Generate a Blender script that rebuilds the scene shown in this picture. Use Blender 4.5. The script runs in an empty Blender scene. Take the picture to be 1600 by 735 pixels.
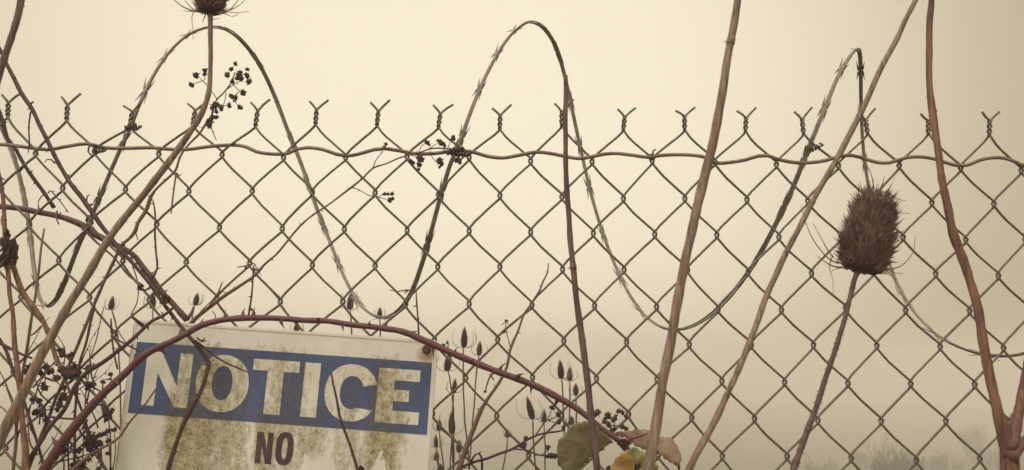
import bpy, bmesh, math, random
from mathutils import Vector, Matrix, noise
R = math.radians
rnd = random.Random(7)
S = bpy.context.scene
COL = S.collection

# ------------------------------------------------------------------ camera
CY = -0.92308                                   # camera y ; the fence stands in the plane y = 0
EYE = 1.5
YAW, PIT, ROL = 0.01234027, 0.14615959, 0.01485709
FPX = 1300.0                                    # focal length in photo pixels (1600 wide)
cf = Vector((math.sin(YAW)*math.cos(PIT), math.cos(YAW)*math.cos(PIT), math.sin(PIT)))
cr0 = Vector((math.cos(YAW), -math.sin(YAW), 0)); cu0 = cr0.cross(cf)
cr = math.cos(ROL)*cr0 + math.sin(ROL)*cu0
cu = -math.sin(ROL)*cr0 + math.cos(ROL)*cu0
cam = bpy.data.objects.new('camera', bpy.data.cameras.new('camera')); COL.objects.link(cam)
m = Matrix.Identity(4)
for i in range(3):
    m[i][0] = cr[i]; m[i][1] = cu[i]; m[i][2] = -cf[i]
m[0][3], m[1][3], m[2][3] = 0, CY, EYE
cam.matrix_world = m
cam.data.sensor_width = 36; cam.data.lens = 36*FPX/1600
cam.data.clip_start = 0.02; cam.data.clip_end = 2000
cam.data.dof.use_dof = True; cam.data.dof.focus_distance = 0.93; cam.data.dof.aperture_fstop = 18
S.camera = cam

# ------------------------------------------------------------------ world, sun, exposure
SUN_EL, SUN_AZ = R(48), R(215)                  # azimuth clockwise from +y : behind the camera, to the left
W = bpy.data.worlds.new('World'); S.world = W; W.use_nodes = True
nt = W.node_tree; nt.nodes.clear()
def N(t, kind, **kw):
    n = t.nodes.new(kind)
    for k, v in kw.items():
        if k in n.inputs.keys(): n.inputs[k].default_value = v
        else: setattr(n, k, v)
    return n
sky = N(nt, 'ShaderNodeTexSky'); sky.sky_type = 'NISHITA'; sky.sun_disc = False
sky.sun_elevation = SUN_EL; sky.sun_rotation = SUN_AZ
sky.air_density = 1.0; sky.dust_density = 6.0; sky.ozone_density = 0.5
hs = N(nt, 'ShaderNodeHueSaturation'); hs.inputs['Saturation'].default_value = 0.12
nt.links.new(sky.outputs[0], hs.inputs['Color'])
# overcast veil: warm cloud layer, edge vignetting put into its colour: bright ahead, dimmer outward
tc = N(nt, 'ShaderNodeTexCoord')
dp = N(nt, 'ShaderNodeVectorMath', operation='DOT_PRODUCT'); dp.inputs[1].default_value = Vector((-0.08, 0.93, 0.30)).normalized()
nt.links.new(tc.outputs['Generated'], dp.inputs[0])
mr = N(nt, 'ShaderNodeMapRange'); mr.interpolation_type = 'SMOOTHSTEP'
mr.inputs['From Min'].default_value = 0.76; mr.inputs['From Max'].default_value = 1.0
mr.inputs['To Min'].default_value = 0.0; mr.inputs['To Max'].default_value = 1.0
nt.links.new(dp.outputs['Value'], mr.inputs['Value'])
vr = N(nt, 'ShaderNodeMix', data_type='RGBA')
vr.inputs['A'].default_value = (4.3, 3.45, 2.1, 1); vr.inputs['B'].default_value = (9.0, 7.95, 5.9, 1)
nt.links.new(mr.outputs[0], vr.inputs['Factor'])
sz = N(nt, 'ShaderNodeSeparateXYZ'); nt.links.new(tc.outputs['Generated'], sz.inputs[0])
zr = N(nt, 'ShaderNodeMapRange'); zr.interpolation_type = 'SMOOTHSTEP'
zr.inputs['From Min'].default_value = 0.44; zr.inputs['From Max'].default_value = 1.0
zr.inputs['To Min'].default_value = 0.0; zr.inputs['To Max'].default_value = 1.0   # an overcast sky is brightest overhead
nt.links.new(sz.outputs['Z'], zr.inputs['Value'])
vz = N(nt, 'ShaderNodeMix', data_type='RGBA'); vz.inputs['B'].default_value = (15.0, 13.4, 11.0, 1); nt.links.new(vr.outputs['Result'], vz.inputs['A']); nt.links.new(zr.outputs[0], vz.inputs['Factor'])
mx = N(nt, 'ShaderNodeMix', data_type='RGBA'); mx.inputs['Factor'].default_value = 0.8
nt.links.new(hs.outputs[0], mx.inputs['A']); nt.links.new(vz.outputs['Result'], mx.inputs['B'])
bg = N(nt, 'ShaderNodeBackground'); bg.inputs['Strength'].default_value = 0.1
nt.links.new(mx.outputs['Result'], bg.inputs['Color'])
wo = N(nt, 'ShaderNodeOutputWorld'); nt.links.new(bg.outputs[0], wo.inputs['Surface'])

sl = bpy.data.lights.new('sun', 'SUN'); sl.energy = 0.8; sl.angle = R(25); sl.color = (1, .95, .86)
sun = bpy.data.objects.new('sun', sl); COL.objects.link(sun)
sd = Vector((math.sin(SUN_AZ)*math.cos(SUN_EL), math.cos(SUN_AZ)*math.cos(SUN_EL), math.sin(SUN_EL)))
sun.rotation_euler = sd.to_track_quat('Z', 'Y').to_euler(); sun.location = (0, 0, 30)
S.view_settings.view_transform = 'Standard'; S.view_settings.look = 'None'
S.view_settings.exposure = 0.33; S.view_settings.gamma = 1
S.cycles.volume_bounces = 5; S.cycles.max_bounces = 8
S.cycles.use_denoising = True

# ------------------------------------------------------------------ helpers
def P(px, py, y):
    """world point on the plane y seen at photo pixel px, py"""
    v = cf*FPX + cr*(px-800) - cu*(py-367.5)
    return Vector((0, CY, EYE)) + v*((y-CY)/v.y)
def mm(y): return (y-CY)/FPX                     # size of one photo pixel at depth y

def tag(o, label=None, cat=None, group=None, kind=None):
    if label: o['label'] = label
    if cat: o['category'] = cat
    if group: o['group'] = group
    if kind: o['kind'] = kind
    return o
def thing(name, loc, label, cat, group=None):
    o = bpy.data.objects.new(name, None); COL.objects.link(o); o.location = loc
    o.empty_display_size = .05
    return tag(o, label, cat, group)
def build(name, bm, mat, parent=None, smooth=True, off=None):
    """link a bmesh given in world coordinates as one mesh object"""
    if parent is not None:
        p, o = parent, Vector((0, 0, 0))
        while p is not None: o += p.location; p = p.parent
        bmesh.ops.translate(bm, verts=bm.verts, vec=-o)
    me = bpy.data.meshes.new(name); bm.to_mesh(me); bm.free()
    me.polygons.foreach_set('use_smooth', [smooth]*len(me.polygons))
    me.materials.append(mat)
    ob = bpy.data.objects.new(name, me); COL.objects.link(ob)
    if parent is not None: ob.parent = parent
    return ob

def smooth_path(pts, step):
    """centripetal Catmull-Rom through [(Vector, r)] resampled about every step metres"""
    out = []; n = len(pts)
    for i in range(n-1):
        p1 = pts[i][0]; p2 = pts[i+1][0]
        p0 = pts[i-1][0] if i else p1*2-p2
        p3 = pts[i+2][0] if i+2 < n else p2*2-p1
        d1 = max((p1-p0).length, 1e-7)**.5; d2 = max((p2-p1).length, 1e-7)**.5; d3 = max((p3-p2).length, 1e-7)**.5
        m1 = ((p1-p0)/d1-(p2-p0)/(d1+d2)+(p2-p1)/d2)*d2
        m2 = ((p2-p1)/d2-(p3-p1)/(d2+d3)+(p3-p2)/d3)*d2
        k = max(1, min(60, int((p2-p1).length/step)))
        for j in range(k):
            t = j/k; t2 = t*t; t3 = t2*t
            q = p1*(2*t3-3*t2+1)+m1*(t3-2*t2+t)+p2*(-2*t3+3*t2)+m2*(t3-t2)
            out.append((q, pts[i][1]*(1-t)+pts[i+1][1]*t))
    out.append(pts[-1]); return out

def tube(bm, path, sides=8, flat=1.0, ref=None, cap=True, twist=0.0, sharp=False):
    """sweep along [(Vector, r)]"""
    rings = []; n = len(path); prev = None
    for i, (p, r) in enumerate(path):
        t = (path[min(i+1, n-1)][0]-path[max(i-1, 0)][0])
        if t.length < 1e-9: t = Vector((0, 0, 1))
        t.normalize()
        if prev is None:
            a = ref if ref is not None else (Vector((0, 1, 0)) if abs(t.y) < .9 else Vector((1, 0, 0)))
        else: a = prev
        u = (a - t*a.dot(t))
        if u.length < 1e-6: u = t.orthogonal()
        u.normalize(); prev = u; v = t.cross(u)
        ring = []
        for k in range(sides):
            g = 2*math.pi*k/sides + twist*i
            ring.append(bm.verts.new(p + u*(math.cos(g)*r*flat) + v*(math.sin(g)*r)))
        rings.append(ring)
    for a, b in zip(rings, rings[1:]):
        for k in range(sides):
            bm.faces.new((a[k], a[(k+1) % sides], b[(k+1) % sides], b[k]))
    if cap and sides > 2:
        bm.faces.new(list(reversed(rings[0]))); bm.faces.new(rings[-1])
    return rings

def cone(bm, base, d, L, r, bend=None, sides=4):
    """a curved spine"""
    d = d.normalized(); bend = bend if bend is not None else Vector((0, 0, 0))
    a = d.orthogonal().normalized(); b = d.cross(a)
    mid = base + d*L*.5 + bend*L*.2; tip = base + d*L + bend*L*.7
    r0 = []; r1 = []
    for k in range(sides):
        g = 2*math.pi*k/sides; e = a*math.cos(g)+b*math.sin(g)
        r0.append(bm.verts.new(base + e*r)); r1.append(bm.verts.new(mid + e*r*.45))
    tv = bm.verts.new(tip)
    for k in range(sides):
        j = (k+1) % sides
        bm.faces.new((r0[k], r0[j], r1[j], r1[k])); bm.faces.new((r1[k], r1[j], tv))

# ------------------------------------------------------------------ materials
def mat(name, c1, c2, scale=60, stretch=(1, 1, 1), rough=.7, metal=0.0, bump=.2, c3=None, detail=6, spots=None):
    M = bpy.data.materials.new(name); M.use_nodes = True; t = M.node_tree; b = t.nodes['Principled BSDF']
    tc = N(t, 'ShaderNodeTexCoord'); mp = N(t, 'ShaderNodeMapping'); mp.inputs['Scale'].default_value = stretch
    t.links.new(tc.outputs['Object'], mp.inputs[0])
    n = N(t, 'ShaderNodeTexNoise'); n.inputs['Scale'].default_value = scale; n.inputs['Detail'].default_value = detail
    n.inputs['Roughness'].default_value = .65
    t.links.new(mp.outputs[0], n.inputs['Vector'])
    cr_ = N(t, 'ShaderNodeValToRGB'); e = cr_.color_ramp
    e.elements[0].position = .34; e.elements[0].color = (*c1, 1); e.elements[1].position = .68; e.elements[1].color = (*c2, 1)
    t.links.new(n.outputs['Fac'], cr_.inputs[0])
    out = cr_.outputs[0]
    if c3 is not None:
        n2 = N(t, 'ShaderNodeTexNoise'); n2.inputs['Scale'].default_value = scale*.23; n2.inputs['Detail'].default_value = 4
        t.links.new(tc.outputs['Object'], n2.inputs['Vector'])
        r2 = N(t, 'ShaderNodeMapRange'); r2.inputs['From Min'].default_value = .52; r2.inputs['From Max'].default_value = .64
        t.links.new(n2.outputs['Fac'], r2.inputs[0])
        mx = N(t, 'ShaderNodeMix', data_type='RGBA'); mx.inputs['B'].default_value = (*c3, 1)
        t.links.new(r2.outputs[0], mx.inputs['Factor']); t.links.new(out, mx.inputs['A']); out = mx.outputs['Result']
    t.links.new(out, b.inputs['Base Color'])
    b.inputs['Roughness'].default_value = rough; b.inputs['Metallic'].default_value = metal
    if bump:
        bp = N(t, 'ShaderNodeBump'); bp.inputs['Strength'].default_value = bump; bp.inputs['Distance'].default_value = .001
        t.links.new(n.outputs['Fac'], bp.inputs['Height']); t.links.new(bp.outputs[0], b.inputs['Normal'])
    return M

M_wire = mat('weathered_galvanised_wire', (.085, .07, .055), (.25, .22, .17), 420, rough=.55, metal=.3, bump=.3, c3=(.17, .10, .075))
M_tens = mat('rusty_tension_wire', (.16, .11, .09), (.30, .235, .19), 300, rough=.55, metal=.35, bump=.35, c3=(.20, .11, .09))
M_tie = mat('dark_tie_wire', (.07, .05, .045), (.16, .125, .10), 400, rough=.6, metal=.35)
M_razor = mat('dull_razor_steel', (.13, .105, .085), (.31, .27, .215), 110, rough=.5, metal=.15, bump=.1)
M_razcore = mat('razor_core_wire', (.13, .085, .07), (.27, .20, .16), 220, rough=.5, metal=.4, bump=.2)
M_teas = mat('dry_teasel_stem', (.11, .066, .056), (.40, .285, .21), 55, (7, 7, .45), .75, bump=1.0, c3=(.21, .13, .105))
M_teasd = mat('dark_teasel_stem', (.06, .03, .034), (.21, .12, .10), 60, (7, 7, .5), .75, bump=.5, c3=(.09, .045, .045))
M_red = mat('reddish_brown_woody_stem', (.07, .03, .028), (.34, .17, .10), 50, (6, 6, .5), .7, bump=.7, c3=(.10, .045, .04))
M_head = mat('teasel_head_core', (.05, .026, .03), (.13, .07, .06), 500, rough=.9, bump=.6)
M_spine = mat('teasel_spines', (.10, .055, .055), (.35, .22, .18), 150, rough=.8, bump=0, c3=(.06, .03, .035))
M_bract = mat('teasel_bracts', (.20, .14, .09), (.34, .26, .17), 260, rough=.8, bump=0)
M_cane = mat('maroon_bramble_cane', (.06, .018, .026), (.20, .064, .07), 150, (3, 3, 3), .5, bump=.7, c3=(.12, .05, .05))
M_caned = mat('dark_bramble_cane', (.026, .010, .016), (.10, .042, .045), 150, (3, 3, 3), .65, bump=.4, c3=(.10, .045, .04))
M_twig = mat('brown_bramble_twig', (.11, .05, .048), (.25, .135, .11), 200, (3, 3, 3), .7, bump=.4, c3=(.12, .06, .055))
M_spined = mat('distant_teasel_spines', (.018, .008, .012), (.07, .035, .038), 260, rough=.9, bump=0)
M_berry = mat('shrivelled_berry', (.035, .018, .022), (.12, .065, .06), 700, rough=.7, bump=.8)
M_dry = mat('dead_curled_leaf', (.022, .010, .012), (.11, .05, .04), 160, rough=.85, bump=.6)

# ------------------------------------------------------------------ ground (both sides of the fence) and the haze
def gz(x, y):
    if y < 3: b = 0
    else:
        tab = [(3, 0), (8, -.35), (15, -1.4), (22, -2.2), (30, -2.65), (45, -3.0), (60, -3.15), (90, -3.3), (120, -3.3)]
        b = tab[-1][1]
        for (a, za), (c, zc) in zip(tab, tab[1:]):
            if a <= y <= c: b = za+(zc-za)*(y-a)/(c-a); break
    return b + .05*noise.noise(Vector((x*.5, y*.5, 0))) + .25*min(1, max(0, y-6)/20)*noise.noise(Vector((x*.07, y*.07, 3)))
bm = bmesh.new()
ys = [-7.5+.5*i for i in range(40)] + [12.5+1.5*i for i in range(60)]
xs = [-52+1.3*i for i in range(81)]
g = [[bm.verts.new((x, y, gz(x, y)-.02)) for x in xs] for y in ys]
for a, b in zip(g, g[1:]):
    for i in range(len(xs)-1): bm.faces.new((a[i], a[i+1], b[i+1], b[i]))
M_ground = mat('rough_winter_grass', (.05, .055, .025), (.15, .13, .07), 3.0, rough=.95, bump=.6, c3=(.11, .075, .045), detail=10)
tag(build('ground', bm, M_ground), kind='structure')

bm = bmesh.new(); bmesh.ops.create_cube(bm, size=1)
x0, x1, y0_, y1_, z0, z1 = -53.5, 53.5, -8.5, 103, -5.2, 2.9
for v in bm.verts: v.co = Vector((x0 if v.co.x < 0 else x1, y0_ if v.co.y < 0 else y1_, z0 if v.co.z < 0 else z1))
M_h = bpy.data.materials.new('fog'); M_h.use_nodes = True; t = M_h.node_tree
t.nodes.remove(t.nodes['Principled BSDF'])
pv = N(t, 'ShaderNodeVolumePrincipled'); pv.inputs['Color'].default_value = (.985, .95, .89, 1); pv.inputs['Density'].default_value = .027
pv.inputs['Anisotropy'].default_value = 0.2
t.links.new(pv.outputs[0], t.nodes['Material Output'].inputs['Volume'])
tag(build('haze', bm, M_h, smooth=False), 'pale fog lying over the field behind the fence', 'fog', kind='stuff')

# ------------------------------------------------------------------ chain link fence
ROW = {-1: [(104,190),(203,200),(301,198),(399,200),(493,197),(589,199),(685,202),(781,205),None,(974,207),(1070,207),(1165,209),(1256,213),(1356,213),(1451,213),(1546,215)],
0: [(148,236),(248,240),(347,241),(443,246),(540,246),(636,245),(733,246),(829,252),(925,253),(1019,252),(1117,254),(1213,258),(1310,260),(1405,260),(1501,264)],
1: [(98,293),(196,295),(295,298),(394,298),(488,300),(586,301),(685,304),(781,306),(878,308),(974,311),(1070,311),(1167,313),(1262,315),None,(1456,318),(1553,320)],
2: [(142,347),(245,350),(343,355),(441,357),(538,358),(636,360),(733,361),(829,363),(927,365),(1023,367),(1120,368),(1217,371),None,(1411,372),(1509,376)],
3: [(92,406),(192,407),(291,409),(390,411),(488,414),(586,415),(684,417),(781,417),(879,421),(975,422),None,(1169,426),(1268,428),None,(1462,429),(1560,432)],
4: [(140,464),None,(339,467),(438,471),(536,471),(634,475),(733,475),(831,477),(929,478),(1026,480),(1122,484),(1221,485),None,(1415,486),(1515,487)],
5: [None]*8+[(881,533),(979,535),(1077,539),(1174,540),(1271,540),(1370,541),(1469,543),(1568,545)],
6: [None]*7+[(832,590),(932,592),None,(1128,596),(1226,598),(1325,600),(1423,601),(1523,602)],
7: [None]*9+[(982,648),(1081,653),(1179,655),(1278,658),(1377,659),(1478,659)],
8: [None]*10+[None,(1230,714),(1330,717),(1432,720),(1531,718)]}
MEAS = {}
for r_, l in ROW.items():
    for i, p in enumerate(l):
        if p: MEAS[(2*i+(0 if r_ % 2 else 1), r_)] = p
FX0, FZ0, FDZ = -0.49205620, EYE+0.21979834, 0.04029012
def node(c, r_):
    if (c, r_) in MEAS:
        v = P(*MEAS[(c, r_)], 0); return Vector((v.x, 0, v.z))
    rr = random.Random(c*131+r_*17)
    return Vector((FX0+c*.035+rr.gauss(0, .0006), 0, FZ0-r_*FDZ+rr.gauss(0, .0006)))
WR = .00138
HN, RN, YN = .0036, .0019, .0015
NROWS = 42
fence = thing('chain_link_fence', (0, 0, 0), 'weathered grey chain link fence with twisted wire tips along its top edge', 'fence')
def mesh_wire(k):
    par0 = -1 if k % 2 == 0 else 0
    col = lambda r_: (k if (k % 2 == 0) == (r_ % 2 != 0) else k+1)
    cp = k if k % 2 == 0 else k+1            # column of its top peak
    pk = node(cp, -1)
    pts = []
    rr = random.Random(k*7+1)
    # twisted pair: left-going wire comes from the right after 1.5 turns
    side = 1 if cp == k else -1              # this wire leaves the peak towards +x when side = 1
    rp = random.Random(cp*3+5)
    TH = .0175+rp.uniform(-.0015, .0012)
    turns = 1.5+rp.choice((0, 0, 1))*0; rad = .0017
    lean = rp.uniform(-.002, .002); lift = rp.uniform(-.002, .003)
    # prong: bends outward, the right one longer
    e = -side if turns == 1.5 else side
    L = (.0125 if e > 0 else .0095)+rr.uniform(-.0015, .002)
    hgt = (.0115 if e > 0 else .0075)+rr.uniform(-.0015, .002)
    top = Vector((pk.x+lean, 0, pk.z+.0026+TH))
    pts.append((top+Vector((e*L, rr.uniform(-.003, .003), hgt)), WR))
    pts.append((top+Vector((e*L*.5, 0, hgt*.48)), WR))
    nst = 22
    for i in range(nst+1):
        f = i/nst
        ph = (0 if e > 0 else math.pi)+turns*2*math.pi*f
        rd = rad*min(1, .45+7*min(f, 1-f))
        pts.append((Vector((pk.x+lean*(1-f)+math.cos(ph)*rd, math.sin(ph)*max(rd, .0015)*-1, pk.z+.0022+TH*(1-f))), WR))
    pts.append((pk+Vector((.0009*side, -YN*side, .0006)), WR))
    for r_ in range(0, NROWS):
        c = col(r_); s = 1 if c == k+1 else -1
        q = node(c, r_); pc = node(col(r_-1), r_-1)
        # strand from previous node: "\\" in front when going to the right column
        yf = -YN if s > 0 else YN
        b = (.0012 if s < 0 else .0014)+rr.uniform(-.0004, .0004)
        for f in (.2, .4, .6, .8):
            va = pc if r_ == 0 else pc-Vector((-s*.0004, 0, HN)); vb = q+Vector((-s*.0004, 0, HN))
            v = va.lerp(vb, f) + Vector((-b*math.sin(math.pi*f)*((1.5 if f > .7 else .8) if s < 0 else (1.25 if f < .5 else .85)), yf*(1-.5*math.sin(math.pi*f)), 0))
            pts.append((v, WR))
        pts.append((q+Vector((-s*.0005, yf, HN)), WR))
        pts.append((q+Vector((s*RN*.9, yf*.6, HN*.4)), WR))
        pts.append((q+Vector((s*RN*.9, -yf*.6, -HN*.4)), WR))
        pts.append((q+Vector((-s*.0005, -yf, -HN)), WR))
    bm = bmesh.new(); tube(bm, pts, 6)
    build('mesh_wire', bm, M_wire, fence)
for k in range(-7, 39): mesh_wire(k)

# tension wire woven through the top row
TW = [(-90,236),(-45,226),(0,226),(25,228),(50,231.5),(75,234),(105,229),(136,225),(163,231),(200,232),(238,231),(260,233),(289,234),(330,229),(367,227),(385,230),(400,237),(425,241),(450,240),(465,233),(480,231),(505,234),(525,241),(540,244),(560,241),(585,234),(600,232.5),(625,236),(650,240.5),(680,240),(710,236),(735,237),(760,244),(785,247),(810,243),(838,238),(860,240),(885,245),(905,248),(925,245),(945,241),(962,240),(990,243),(1012,246),(1035,243),(1060,242),(1085,243),(1105,247),(1120,255),(1140,254),(1165,250),(1185,244),(1200,243.5),(1215,249),(1240,254),(1265,254.5),(1290,251),(1310,245),(1330,243),(1350,248),(1370,254),(1390,254.5),(1405,250),(1420,246),(1445,246),(1465,250),(1490,258),(1510,258.5),(1530,251),(1548,247),(1570,247.5),(1588,254),(1605,262),(1640,264),(1690,250),(1740,262)]
pts = []
for i, (x, y) in enumerate(TW):
    yy = .0035*math.sin((x-148)/49*math.pi)
    pts.append((P(x, y, yy), .0021))
bm = bmesh.new(); tube(bm, smooth_path(pts, .006), 8)
build('tension_wire', bm, M_tens, fence)
def tie(px, py, ax, ay, turns, rad, length, lab, tails, y=0):
    bm = bmesh.new(); c = P(px, py, y); a = (P(px+ax, py+ay, y)-c).normalized()
    u = Vector((0, 1, 0)); v = a.cross(u); pts = []
    n = int(turns*12)
    rr = random.Random(px)
    for i in range(n+1):
        f = i/n; g_ = f*turns*2*math.pi
        rd = rad*(1+.25*math.sin(5*f+px))
        pts.append((c+a*(f-.5)*length+u*math.cos(g_)*rd+v*math.sin(g_)*rd*.9, .0011))
    for tx, ty in tails: pts.append((P(px+tx, py+ty, y-.004+rr.uniform(-.003, .003)), .001))
    tube(bm, smooth_path(pts, .002), 6)
    o = build('tie_wire', bm, M_tie, fence); o['label'] = lab
tie(205, 199, 14, -3, 5, .0034, .014, 'dark wire tie wrapped at the left razor wire crossing', [(16, -1), (8, 5)])
tie(154, 235, 12, -6, 4, .0036, .012, 'wire tie looped round the tension wire on the left', [(-12, -8), (-16, 2), (-8, 10)])
tie(715, 238, 18, 3, 6, .0042, .021, 'dark bundle of wire tie under the middle razor loop', [(20, -2), (4, 12), (-6, 14)])
tie(1018, 246, 10, 0, 3, .0030, .007, 'small pale wire tie on the tension wire', [(2, -9), (6, -12)])
tie(1270, 232, 16, -4, 4, .0036, .015, 'dark wire tie at the right razor wire crossing', [(16, -5), (10, -8)])

# ------------------------------------------------------------------ razor wire coil (behind and above the fence)
RZ = [(-118,40,.12),(-70,60,.2),(-35,120,.23),(-5,185,.22),(20,240,.20),(34,290,.19),(45,350,.18),(53,420,.16),(60,462,.14),(73,480,.11),(88,468,.09),(103,435,.06),(120,390,.04),(141,342,.025),(165,285,.018),(184,240,.014),(203,198,.012),(218,160,.014),(240,115,.03),(268,75,.06),(300,50,.10),(330,42,.13),(352,45,.15),(376,62,.18),(402,95,.2),(427,145,.22),(450,205,.225),(470,255,.22),(492,318,.21),(515,378,.2),(535,428,.18),(550,458,.16),(566,482,.14),(584,495,.12),(604,497,.10),(624,485,.08),(643,457,.06),(660,410,.045),(674,360,.03),(690,300,.02),(705,252,.014),(717,225,.012),(736,172,.016),(760,115,.035),(785,70,.06),(805,46,.09),(829,34,.13),(850,44,.16),(868,72,.18),(880,110,.2),(893,168,.21),(908,238,.215),(925,310,.21),(945,375,.2),(965,425,.185),(990,473,.16),(1015,502,.14),(1045,516,.12),(1080,511,.1),(1115,489,.08),(1150,452,.06),(1180,410,.045),(1210,355,.03),(1237,298,.02),(1262,235,.012),(1285,178,.016),(1308,122,.035),(1326,90,.055),(1338,76,.08),(1343,82,.10),(1344.5,110,.13),(1345,160,.17),(1347,215,.19),(1352,265,.2),(1362,320,.2),(1378,380,.2),(1396,432,.19),(1416,472,.17),(1441,505,.15),(1471,530,.13),(1510,548,.115),(1552,557,.1),(1592,555,.085),(1630,540,.06),(1665,490,.04),(1700,420,.02),(1735,330,.015)]
coil = thing('razor_wire_coil', P(800, 240, .12), 'sagging coil of razor wire looping above and behind the fence', 'razor wire')
CPX = [(Vector(P(x, y, yy)), 1.0) for x, y, yy in RZ]
path = smooth_path(CPX, .008)
zc, yc = P(800, 270, .11).z, .11
bm = bmesh.new()
# flat tape folded round a round core
n = len(path); fr = []
for i, (p, _) in enumerate(path):
    t = (path[min(i+1, n-1)][0]-path[max(i-1, 0)][0]).normalized()
    rad = Vector((0, p.y-yc, (p.z-zc)*.8))
    if rad.length < .01: rad = Vector((0, .01, .01))
    w = t.cross(rad.normalized())
    if w.length < .2: w = t.cross(Vector((0, 1, 0)))
    w.normalize()
    if fr and w.dot(fr[-1][1]) < 0: w = -w
    if fr: w = (fr[-1][1]*.8+w*.2); w = (w-t*w.dot(t)).normalized()
    fr.append((t, w, t.cross(w)))
rings = []
TWd, TTh = .0022, .0003
for (p, _), (t, w, nn) in zip(path, fr):
    q = p + nn*.0008
    prof = [(-TWd, .0007), (-TWd*.45, 0), (TWd*.45, 0), (TWd, .0007), (TWd, .0007+TTh*2), (TWd*.45, TTh*2), (-TWd*.45, TTh*2), (-TWd, .0007+TTh*2)]
    rings.append([bm.verts.new(q + w*a + nn*b) for a, b in prof])
for a, b in zip(rings, rings[1:]):
    for k in range(8): bm.faces.new((a[k], a[(k+1) % 8], b[(k+1) % 8], b[k]))
bm.faces.new(rings[0]); bm.faces.new(rings[-1])
build('tape', bm, M_razor, coil, smooth=False)
bm = bmesh.new(); tube(bm, [(p+fr[i][1]*.0018-fr[i][2]*.0004, .0010) for i, (p, _) in enumerate(path)], 7)
build('core_wire', bm, M_razcore, coil)
# barbs
def barb_mesh(seed):
    rr = random.Random(seed); bm = bmesh.new()
    L = .0165
    up = [(-.0045, .0026), (-L, .0068), (-.002, .0046), (.0, .0036), (.002, .0046), (L, .0068), (.0045, .0026)]
    dn = [(x, -y) for x, y in reversed(up)]
    def bendz(x, y): return .0009 + (abs(x)/L)**2*.0022*(1 if y > 0 else -1)*rr.uniform(.5, 1.1)
    for half in (up, dn):
        vs = [(x, y, bendz(x, y)) for x, y in half]
        base = [(.0045, 0.0024*(1 if half is up else -1), .0009), (-.0045, 0.0024*(1 if half is up else -1), .0009)]
        # tip triangles as thin slabs
        def slab(poly):
            a = [bm.verts.new((x, y, z+.00025)) for x, y, z in poly]; b = [bm.verts.new((x, y, z-.00025)) for x, y, z in poly]
            bm.faces.new(a); bm.faces.new(list(reversed(b)))
            for i in range(len(a)): j = (i+1) % len(a); bm.faces.new((a[j], a[i], b[i], b[j]))
        s = 1 if half is up else -1
        tz = bendz(L, s)
        slab([(.0048, s*.0018, .0009), (L, s*.0046, tz), (.0015, s*.0036, .0009), (0, s*.0018, .0009)][::s])
        slab([(-.0048, s*.0018, .0009), (0, s*.0018, .0009), (-.0015, s*.0036, .0009), (-L, s*.0046, tz)][::s])
    bmesh.ops.recalc_face_normals(bm, faces=bm.faces)
    me = bpy.data.meshes.new('barb'); bm.to_mesh(me); bm.free(); me.materials.append(M_razor); return me
BM = [barb_mesh(i) for i in range(3)]
acc = 0; nextd = .02; nb = 0
for i in range(1, n):
    acc += (path[i][0]-path[i-1][0]).length
    if acc >= nextd and nb < 96:
        nextd += .066; nb += 1
        t, w, nn = fr[i]; ob = bpy.data.objects.new('barb', BM[nb % 3]); COL.objects.link(ob); ob.parent = coil
        mt = Matrix((t, w, nn)).transposed().to_4x4() @ Matrix.Rotation(rnd.uniform(-.35, .35), 4, 'X')
        mt.translation = path[i][0]-coil.location; mt = mt @ Matrix.Scale(rnd.uniform(.85, 1.15), 4); ob.matrix_local = mt

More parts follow.
